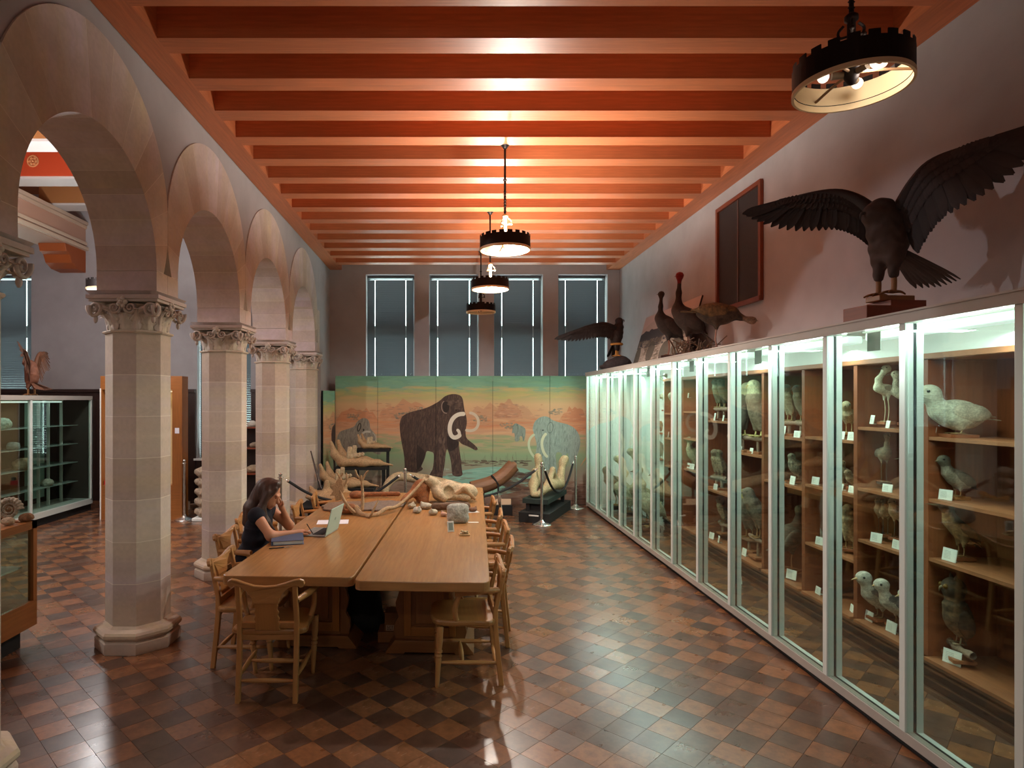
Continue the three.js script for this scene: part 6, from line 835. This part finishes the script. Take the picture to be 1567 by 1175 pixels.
{
  const r = thing('bone_rack', 'stepped black metal rack carrying mammoth jaw bones', 'rack', [-1.78, 0, -10.6], 0);
  const shelf = (x0, x1, y, z0, z1) => mesh('tier', [span(x0, x1, y - 0.05, y, z0, z1)], MT.blackMatte, r), leg = (x, z, h) => mesh('leg', [box(0.03, h, 0.03, x, h / 2, z)], MT.blackMatte, r);
  shelf(-0.32, 0.6, 0.50, -0.1, 0.35); shelf(-0.12, 0.75, 0.80, -0.5, -0.12); shelf(0.15, 0.78, 1.08, -0.85, -0.52);
  for (const [x, z, h] of [[-0.28, 0.3, 0.46], [0.56, 0.3, 0.46], [-0.28, -0.06, 0.46], [-0.08, -0.46, 0.76], [0.7, -0.46, 0.76], [0.7, -0.16, 0.76], [0.19, -0.8, 1.04], [0.74, -0.8, 1.04], [0.74, -0.56, 1.04]]) leg(x, z, h);
  jaw('mammoth_jaw', 'tan mammoth jaw on the lowest tier of the black rack', [-1.66, 0.5, -10.45], -0.1, 0.95, MT.bone, 'mammoth jaws on the rack');
  jaw('mammoth_jaw', 'large tan mammoth jaw on the middle tier of the rack', [-1.52, 0.8, -10.9], -0.12, 1.05, MT.bone, 'mammoth jaws on the rack');
  jaw('mammoth_jaw', 'small tan jaw on the top tier of the rack', [-1.3, 1.08, -11.28], -0.15, 0.62, MT.bone, 'mammoth jaws on the rack');
  const lw = thing('low_platform', 'low dark platform under the flat skull beside the rack', 'platform', [-2.0, 0, -9.6], 0); mesh('deck', [span(-0.2, 0.85, 0.28, 0.36, -0.35, 0.35)], MT.blackMatte, lw); for (const [x, z] of [[-0.15, 0.3], [0.8, 0.3], [-0.15, -0.3], [0.8, -0.3]]) mesh('leg', [box(0.04, 0.28, 0.04, x, 0.14, z)], MT.blackMatte, lw);
  single('flat_skull', 'broad flat brown skull with knobs on the low platform', 'skull', [T(blob([{ c: [0, 0.1, 0], r: [0.42, 0.11, 0.26] }, cone([0.2, 0.1, 0.05], 0.09, [0.5, 0.04, 0.1], 0.03), cone([-0.1, 0.15, 0.05], 0.06, [-0.08, 0.32, 0.05], 0.045), cone([0.15, 0.15, 0.05], 0.05, [0.2, 0.27, 0.05], 0.04), cone([-0.3, 0.14, 0], 0.05, [-0.36, 0.24, 0], 0.03), cone([0.05, 0.15, -0.1], 0.06, [0.06, 0.3, -0.1], 0.05)], 0.06, 0.018, null, (x, y, z) => 0.02 * (fbm(x * 9, y * 9, z * 9) - 0.5)), -1.72, 0.37, -9.6, 0, -0.1)], MT.bone);
  single('wooden_stick', 'thin wooden stick leaning behind the flat skull', 'stick', [tube([[-1.86, 0.44, -9.62], [-1.98, 0.75, -9.72], [-2.12, 1.15, -9.86]], (q) => 0.022 - 0.012 * q, 10, 7)], MT.darkWood);
}
{ // long curved tusk and big cut tusk
  const t = thing('curved_tusk', 'long pale curved tusk lying on the floor before the mural', 'tusk', [-0.45, 0, -10.9], 0);
  mesh('tusk', [tube([[-0.5, 0.12, 0.25], [-0.58, 0.42, 0.2], [-0.42, 0.62, 0.1], [-0.1, 0.6, 0], [0.35, 0.5, 0], [0.7, 0.4, 0.02]], (q) => 0.055 + 0.06 * q, 30, 12)], MT.bonePale, t);
  mesh('support', [box(0.05, 0.40, 0.05, 0.5, 0.2, 0), box(0.05, 0.46, 0.05, -0.1, 0.23, 0), box(0.9, 0.03, 0.3, 0.15, 0.015, 0)], MT.blackMatte, t);
  const u = thing('mammoth_tusk', 'thick brown cut tusk propped on an angled metal stand', 'tusk', [1.0, 0, -10.9], 0);
  mesh('tusk', [tube([[-0.55, 0.42, 0.1], [-0.2, 0.52, 0.06], [0.0, 0.64, 0.02], [0.18, 0.82, 0]], (q) => 0.13 - 0.01 * q, 18, 14), ball(0.118, 0.18, 0.82, 0, [0.5, 0.5, 1], 12)], MT.tusk, u);
  mesh('support', [box(0.03, 0.5, 0.03, -0.1, 0.25, 0.16), tube([[-0.1, 0.5, 0.16], [-0.18, 0.62, 0.16], [-0.22, 0.66, 0.16]], 0.02, 6, 6), box(0.04, 0.44, 0.04, -0.35, 0.22, 0.06), box(0.5, 0.03, 0.4, -0.2, 0.015, 0.1)], MT.blackMatte, u);
}
{ // plinth with the upright jaw
  const p = thing('display_plinth', 'low black stepped plinth carrying the upright mammoth jaw', 'plinth', [1.70, 0, -10.62], -0.42);
  mesh('lower_step', [rbox(0.5, 0.16, 1.5, 0.005, 0, 0.08, 0)], MT.blackMatte, p); mesh('frame_leg', [box(0.06, 0.12, 0.06, -0.15, 0.22, 0.55), box(0.06, 0.12, 0.06, 0.15, 0.22, -0.55), box(0.3, 0.12, 0.3, -0.02, 0.22, 0.4)], MT.blackMatte, p); mesh('upper_step', [rbox(0.42, 0.08, 1.3, 0.004, -0.02, 0.32, -0.04)], M('#23302c', 0.6), p); mesh('name_plate', [box(0.16, 0.022, 0.004, 0, 0.12, 0.752)], MT.white, p);
  const t = thing('upright_jaw', 'big pale upright mammoth jaw on the black plinth', 'bone', [1.68, 0.362, -10.69], -0.42 - PI / 2 + PI);
  mesh('jaw', [blob([cone([-0.55, 0.05, 0.04], 0.045, [-0.12, 0.16, 0.15], 0.085), cone([-0.55, 0.05, -0.04], 0.045, [-0.12, 0.16, -0.15], 0.085), cone([-0.12, 0.16, 0.15], 0.085, [0.25, 0.14, 0.2], 0.085), cone([-0.12, 0.16, -0.15], 0.085, [0.25, 0.14, -0.2], 0.085), cone([0.25, 0.14, 0.2], 0.085, [0.42, 0.5, 0.22], 0.045), cone([0.25, 0.14, -0.2], 0.085, [0.42, 0.52, -0.22], 0.045), cone([0.42, 0.5, 0.22], 0.07, [0.46, 0.55, 0.24], 0.07), cone([0.42, 0.52, -0.22], 0.07, [0.46, 0.57, -0.24], 0.07), cone([-0.22, 0.16, 0.12], 0.07, [-0.05, 0.42, 0.16], 0.035), cone([-0.05, 0.42, 0.16], 0.035, [0.1, 0.22, 0.17], 0.06), cone([-0.22, 0.16, -0.12], 0.07, [-0.03, 0.38, -0.16], 0.035), cone([-0.03, 0.38, -0.16], 0.035, [0.1, 0.2, -0.17], 0.06)], 0.05, 0.02, null, (x, y, z) => 0.016 * (fbm(x * 9, y * 9, z * 9) - 0.5))], M('#cdb88c', 0.7, { map: 'speck' }), t);
  const b = thing('black_box', 'small black box with a pale card on top beside the plinth', 'box', [0.98, 0, -10.75], 0); mesh('box', [rbox(0.3, 0.17, 0.3, 0.004, 0, 0.085, 0)], MT.blackMatte, b); mesh('card', [box(0.26, 0.10, 0.012, 0.0, 0.222, 0.1, -0.3)], M('#c9a98c', 0.8), b);
}
// ---- rope barriers
function stanchion(label, x, d, h = 0.98) {
  const t = thing('rope_stanchion', label, 'stanchion', [x, 0, -d], 0, 'chrome rope stanchions');
  mesh('base', [lathe([[0, 0], [0.15, 0], [0.152, 0.008], [0.13, 0.02], [0.07, 0.04], [0.032, 0.065], [0.028, 0.08], [0, 0.08]], 28)], MT.chrome, t);
  mesh('post', [cyl(0.021, 0.021, h - 0.1, 14, 0, (h - 0.1) / 2 + 0.07, 0), lathe([[0, h - 0.03], [0.026, h - 0.03], [0.026, h - 0.015], [0.018, h], [0, h]], 14)], MT.chrome, t);
  mesh('hook_ring', [T(new THREE.TorusGeometry(0.034, 0.006, 6, 16), 0, h - 0.06, 0, PI / 2)], MT.chrome, t); return t;
}
stanchion('chrome rope stanchion standing before the upright mammoth jaw', 1.5, 9.8); stanchion('chrome rope stanchion in the corner beside the bird case', 2.34, 11.3, 0.95); stanchion('chrome rope stanchion behind the antler table', -0.58, 8.95); stanchion('chrome rope stanchion before the dark wainscot of the side hall', -4.25, 10.2); stanchion('chrome rope stanchion half hidden behind the column by the flat skull', -2.2, 8.35);
function rope(label, a, b, sag) { const m = [(a[0] + b[0]) / 2, (a[1] + b[1]) / 2 - sag, (a[2] + b[2]) / 2], q = (t) => [a[0] + (b[0] - a[0]) * t, a[1] + (b[1] - a[1]) * t - sag * 4 * t * (1 - t), a[2] + (b[2] - a[2]) * t]; const t = thing('barrier_rope', label, 'rope', [0, 0, 0], 0, 'black barrier ropes'); mesh('cord', [tube([q(0.04), q(0.2), q(0.35), q(0.5), q(0.65), q(0.8), q(0.96)], 0.019, 30, 8)], MT.rope, t); for (const e of [0.04, 0.96]) mesh('end_hook', [ball(0.022, ...q(e), 1, 8), tube([q(e), q(e < 0.5 ? 0.018 : 0.982)], 0.008, 2, 6)], MT.chrome, t); }
rope('black barrier rope hanging between the two stanchions by the bird case', [1.53, 0.92, -9.82], [2.31, 0.89, -11.28], 0.50); rope('black barrier rope sagging before the thick brown tusk', [-0.55, 0.92, -8.96], [1.47, 0.92, -9.79], 0.42); rope('black barrier rope sagging before the jaw bone rack', [-2.17, 0.92, -8.37], [-0.61, 0.92, -8.94], 0.36);

// ================================================================ SIDE HALL
{ // long mineral case
  const t = thing('mineral_case', 'long grey framed glass case of minerals in the side hall', 'glass case', [-6.27, 0, 0]), z0 = -6.2, z1 = -11.14, Hc = 2.02, D = -0.62;
  mesh('base', [span(D, -0.03, 0, 0.12, z0, z1)], MT.blackMatte, t); mesh('bottom_rail', [span(D, 0.0, 0.12, 0.21, z0, z1)], MT.alu, t); mesh('top_rail', [span(D, 0, Hc - 0.07, Hc, z0, z1)], MT.aluWarm, t);
  mesh('back_board', [span(D - 0.02, D, 0.12, Hc, z0, z1)], M('#3a2a24', 0.8), t);
  for (const z of [-6.2, -7.85, -9.5, -11.12]) mesh('post', [box(0.045, Hc - 0.24, 0.045, -0.0225, (Hc + 0.12) / 2, z)], MT.alu, t);
  for (const [a, b] of [[-6.2, -7.85], [-7.85, -9.5], [-9.5, -11.12]]) mesh('glass_pane', [box(0.005, Hc - 0.3, b - a > 0 ? 1 : abs(b - a) - 0.05, -0.02, (Hc + 0.14) / 2, (a + b) / 2)], MT.glass, t);
  mesh('end_frame', [span(D, 0, 0.2, Hc - 0.07, z1, z1 + 0.02)], M('#4a3f3a', 0.8), t);
  mesh('lining_panel', [box(0.006, 1.6, 0.5, D + 0.01, 1.1, -10.5)], M('#a9c4b8', 0.8), t);
  for (const y of [0.55, 0.88, 1.2, 1.52]) mesh('glass_shelf', [span(D + 0.04, -0.12, y - 0.008, y, -6.3, -10.9)], M('#a9b8b2', 0.2, { metal: 0.2 }), t);
  for (const z of [-9.95, -10.15, -10.4, -10.75]) { mesh('shelf_upright', [box(0.04, 1.75, 0.025, -0.32, 1.07, z)], MT.alu, t); }
  const f = thing('light_strip', 'fluorescent strip under the roof of the mineral case', 'light', [-6.5, Hc - 0.1, -8.9], 0); const col = new THREE.Color().setRGB(...SIDE_LIGHT.color);
  mesh('housing', [rbox(0.08, 0.02, 3.4, 0.003, 0, 0.02, 0)], MT.white, f); mesh('diffuser', [rbox(0.06, 0.025, 3.36, 0.006, 0, 0, 0)], new THREE.MeshStandardMaterial({ color: C('#ffffff'), emissive: col, emissiveIntensity: 0.8, roughness: 0.6 }), f);
  const l = new THREE.RectAreaLight(col, SIDE_LIGHT.power, 3.3, 0.05); l.name = 'strip_light'; l.position.set(0, -0.016, 0); l.rotation.set(-PI / 2, 0, PI / 2); f.add(l);
}
const mineral = (label, x, y, d, r, col, seedv, name = 'mineral_specimen', group = 'specimens in the mineral case') => single(name, label, 'mineral', [T(blob([{ c: [0, r * 0.7, 0], r: [r * 1.2, r * 0.8, r] }, cone([-r * 0.5, r * 0.6, 0], r * 0.5, [r * 0.6, r * 1.0, r * 0.2], r * 0.45)], r * 0.4, r * 0.13, null, (a, b, c) => r * 0.35 * (fbm(a * 1.6 / r + seedv, b * 1.6 / r, c * 1.6 / r) - 0.5)), x, y, -d)], M(col, 0.8, { map: 'speck' }), group);
[['white crystal slab on the upper glass shelf', -6.5, 1.52, 8.7, 0.10, '#d5e2db'], ['pale green mineral on the upper glass shelf', -6.5, 1.52, 9.2, 0.11, '#b9d3c6'], ['grey stone at the near end of the upper shelf', -6.55, 1.52, 8.1, 0.09, '#9a9a92'], ['white quartz lump on the second glass shelf', -6.5, 1.2, 8.6, 0.11, '#d9e0da'], ['brown round stone on the third glass shelf', -6.5, 0.88, 8.0, 0.12, '#7a5a40'], ['dark grey ore on the third glass shelf', -6.5, 0.88, 8.5, 0.09, '#55524e'], ['tan fossil lump beside the pale green lining', -6.48, 0.88, 9.6, 0.12, '#b9a584'], ['white mineral cluster on the lowest glass shelf', -6.48, 0.55, 8.8, 0.10, '#cfd8d2'], ['reddish brown ape-like carving on the case bottom', -6.45, 0.215, 9.15, 0.13, '#6b3a28'], ['tan round nodule on the case bottom', -6.42, 0.215, 8.5, 0.12, '#a5754e'], ['pale pebble on the lowest glass shelf', -6.48, 0.55, 10.2, 0.08, '#c9c9b8'], ['small grey ore chunk on the second glass shelf', -6.48, 1.2, 9.4, 0.08, '#8d9a94']].forEach((a, i) => mineral(...a, i));
{ // low table case with ammonites
  const t = thing('fossil_table_case', 'low wooden table case with glass sides holding fossils', 'display case', [-3.27, 0, -4.2]), L0 = 0.9, L1 = -0.82, D = -0.9, Hc = 0.99;
  mesh('plinth', [span(D + 0.08, -0.08, 0, 0.16, L0 - 0.05, L1 + 0.08)], MT.blackMatte, t); mesh('base_board', [span(D, 0, 0.16, 0.36, L0, L1)], MT.honey, t);
  mesh('top_frame', [span(-0.06, 0, Hc - 0.06, Hc, L0, L1), span(D, D + 0.06, Hc - 0.06, Hc, L0, L1), span(D, 0, Hc - 0.06, Hc, L1, L1 + 0.06), span(D, 0, Hc - 0.06, Hc, L0 - 0.06, L0)], MT.honey, t);
  for (const [x, z] of [[-0.022, L1 + 0.022], [-0.022, L0 - 0.022], [D + 0.022, L1 + 0.022], [D + 0.022, L0 - 0.022]]) mesh('corner_post', [box(0.044, Hc - 0.42, 0.044, x, (Hc - 0.06 + 0.36) / 2, z)], MT.honey, t);
  mesh('glass_side', [box(0.004, Hc - 0.42, L0 - L1 - 0.1, -0.022, (Hc + 0.3) / 2, (L0 + L1) / 2)], MT.glass, t); mesh('glass_end', [box(abs(D) - 0.1, Hc - 0.42, 0.004, D / 2, (Hc + 0.3) / 2, L1 + 0.022)], MT.glass, t);
  mesh('top_board', [span(D + 0.06, -0.06, Hc - 0.05, Hc - 0.01, L0 - 0.06, L1 + 0.06)], MT.oakDark, t); mesh('inner_shelf', [span(D + 0.05, -0.08, 0.62, 0.635, L0 - 0.06, L1 + 0.06)], M('#c9c6bc', 0.8), t);
  const ammonite = (label, x, y, d, R, col, lean) => { const o = thing('ammonite', label, 'fossil', [x, y, -d], 0.25, 'ammonite fossils'); const pts = []; for (let k = 0; k <= 60; k++) { const a = k / 60 * PI * 5, r = R * (1 - k / 60 * 0.88); pts.push([cos(a) * r * 0.8, R + sin(a) * r * 0.8, 0]); } mesh('shell', [tube(pts, (q) => R * (0.26 - 0.22 * q) * (1 + 0.12 * sin(q * 190)), 220, 8)], M(col, 0.8, { map: 'speck' }), o); o.rotation.x = lean; return o; };
  ammonite('cream coiled ammonite standing on the low table case', -3.42, Hc + 0.005, 4.90, 0.10, '#b5a78f', -0.12);
  mineral('tan round fossil egg on the low table case', -3.315, Hc + 0.0, 4.96, 0.045, '#a0744e', 3, 'fossil_egg', 'fossils on the table case'); mineral('flat pale fossil shard on the low table case', -3.36, Hc, 4.82, 0.04, '#c9ad8c', 5, 'fossil_shard', 'fossils on the table case'); mineral('dark lobed fossil inside the low table case', -3.5, 0.636, 4.6, 0.10, '#3a302c', 6, 'fossil_lump', 'fossils in the table case'); mineral('grey fossil on the bottom of the low table case', -3.5, 0.362, 4.7, 0.10, '#5a524c', 8, 'fossil_lump', 'fossils in the table case');
}
{ // eagle over the mineral case
  const t = thing('brown_eagle', 'reddish brown eagle with raised wings atop the mineral case', 'bird', [-6.5, 2.025, -9.85], -0.35 + PI);
  raptor(t, 0.36, '#6a4430', { lean: 0.2, hx: 0.34, hy: 1.4, tailA: 0.35, tail: 0.8, tailY: 0.5, legC: '#b98a5a' });
  openWing(t, [0.0, 0.46, 0.06], [0.05, 0.66, 0.16], [0.30, 0.70, 0.42], { trail: [-0.3, -1, 0.1], sec: 0.30, pri: 0.36, col: '#6b432c', mat: darkFeather, n: 20 });
  openWing(t, [-0.02, 0.46, -0.06], [-0.06, 0.60, -0.12], [-0.12, 0.66, -0.2], { trail: [-0.3, -1, -0.1], sec: 0.28, pri: 0.34, col: '#5e3a28', mat: darkFeather, n: 18 });
}
{ // tall lit wooden case behind the column
  const t = thing('tall_wooden_case', 'tall brown coloured wooden case with lit cream inside behind a column', 'display case', [-4.965, 0, -10.35]), w = 0.665, D = 0.12, Hc = 2.34;
  for (const s of [-1, 1]) mesh('side', [span(s * w - s * 0.03, s * w, 0, Hc, -D, D)], MT.honey, t);
  mesh('back', [span(-w + 0.031, w - 0.031, 0.02, Hc - 0.05, -D, -D + 0.03)], M('#d8bd8a', 0.7), t); mesh('header', [span(-w + 0.03, w - 0.03, Hc - 0.22, Hc, -D, D)], MT.honey, t); mesh('lower_panel', [span(-w + 0.03, w - 0.03, 0.0, 0.56, -D + 0.03, D - 0.005)], MT.honey, t); mesh('edge_strip', [span(-w - 0.004, -w + 0.012, 0, Hc - 0.2, D, D + 0.012)], MT.white, t);
  mesh('notice', [box(0.07, 0.09, 0.003, w - 0.08, 1.45, D + 0.002)], MT.paper, t); mesh('front_board', [span(w - 0.16, w - 0.03, 0.56, Hc - 0.22, D - 0.03, D)], MT.honey, t);
  const f = thing('light_strip', 'warm small light strip under the header of the tall wooden case', 'light', [-4.965, Hc - 0.25, -10.34]); mesh('diffuser', [rbox(1.0, 0.02, 0.05, 0.004, 0, 0, 0)], new THREE.MeshStandardMaterial({ color: C('#fff'), emissive: new THREE.Color().setRGB(1, 0.78, 0.45), emissiveIntensity: 1.2 }), f);
  const l = new THREE.RectAreaLight(new THREE.Color().setRGB(1, 0.78, 0.45), 5, 0.98, 0.05); l.name = 'strip_light'; l.position.y = -0.014; l.rotation.x = -PI / 2; f.add(l);
  const d = thing('donation_box', 'small bright red box on the sill of the tall wooden case', 'box', [-5.52, 0.56, -10.31]); mesh('box', [rbox(0.13, 0.07, 0.1, 0.004, 0, 0.035, 0)], M('#c0202a', 0.5), d); mesh('lid', [rbox(0.05, 0.05, 0.05, 0.003, 0.04, 0.095, 0)], M('#5a7a6a', 0.6), d);
}
{ // carved totem and bookcase
  const t = thing('carved_totem', 'pale carved stone totem of stacked heads on a white base', 'sculpture', [-3.93, 0, -10.2]);
  mesh('base', [rbox(0.3, 0.05, 0.26, 0.01, 0, 0.025, 0)], MT.white, t); const p = []; for (let k = 0; k < 5; k++) { const y = 0.13 + k * 0.16; p.push({ c: [0, y, 0], r: [0.11, 0.1, 0.1] }, { c: [-0.1, y + 0.02, 0.03], r: [0.045, 0.05, 0.045] }, { c: [0.1, y + 0.02, 0.03], r: [0.045, 0.05, 0.045] }, { c: [0, y, 0.1], r: [0.03, 0.045, 0.04] }, { c: [-0.045, y + 0.04, 0.105], r: [0.02, 0.02, 0.03], cut: true }, { c: [0.045, y + 0.04, 0.105], r: [0.02, 0.02, 0.03], cut: true }); }
  mesh('carving', [blob(p, 0.03, 0.012, null, (x, y, z) => 0.02 * (fbm(x * 22, y * 22, z * 22) - 0.5))], M('#b9a48c', 0.85, { map: 'speck' }), t);
  const b = thing('bookcase', 'open reddish wooden bookcase between two columns', 'bookcase', [-3.5, 0, -11.0]); for (const s of [-1, 1]) mesh('side', [span(s * 0.3 - 0.012, s * 0.3 + 0.012, 0, 1.48, -0.16, 0.16)], MT.redWood, b); mesh('back', [span(-0.29, 0.29, 0.02, 1.47, -0.16, -0.145)], MT.darkWood, b); for (const y of [0.06, 0.68, 1.12, 1.48]) mesh('shelf', [span(-0.288, 0.288, y - 0.022, y, -0.144, 0.158)], MT.redWood, b);
  [['white paper bundle on top of the bookcase', 0.1, 1.48, 0.07, '#d8d4c8'], ['pale shell on the upper bookcase shelf', 0.14, 1.12, 0.06, '#b9a48c'], ['tan coral lump on the lower bookcase shelf', 0.12, 0.68, 0.09, '#bfa586']].forEach(([l, x, y, r, c], i) => mineral(l, -3.5 + x, y, 11.0, r, c, i * 3, 'shelf_specimen', 'specimens on the bookcase'));
  single('outlet_box', 'small metal floor outlet with pipe near the totem', 'outlet', [rbox(0.09, 0.14, 0.06, 0.006, -4.62, 0.07, -11.2), cyl(0.012, 0.012, 0.8, 8, -4.2, 0.09, -11.2, 0, 0, PI / 2)], M('#b9ada0', 0.5, { metal: 0.4 }));
}

scene.traverse((o) => { if (o.isMesh) { o.castShadow = true; o.receiveShadow = true; } });
renderer.render(scene, camera);
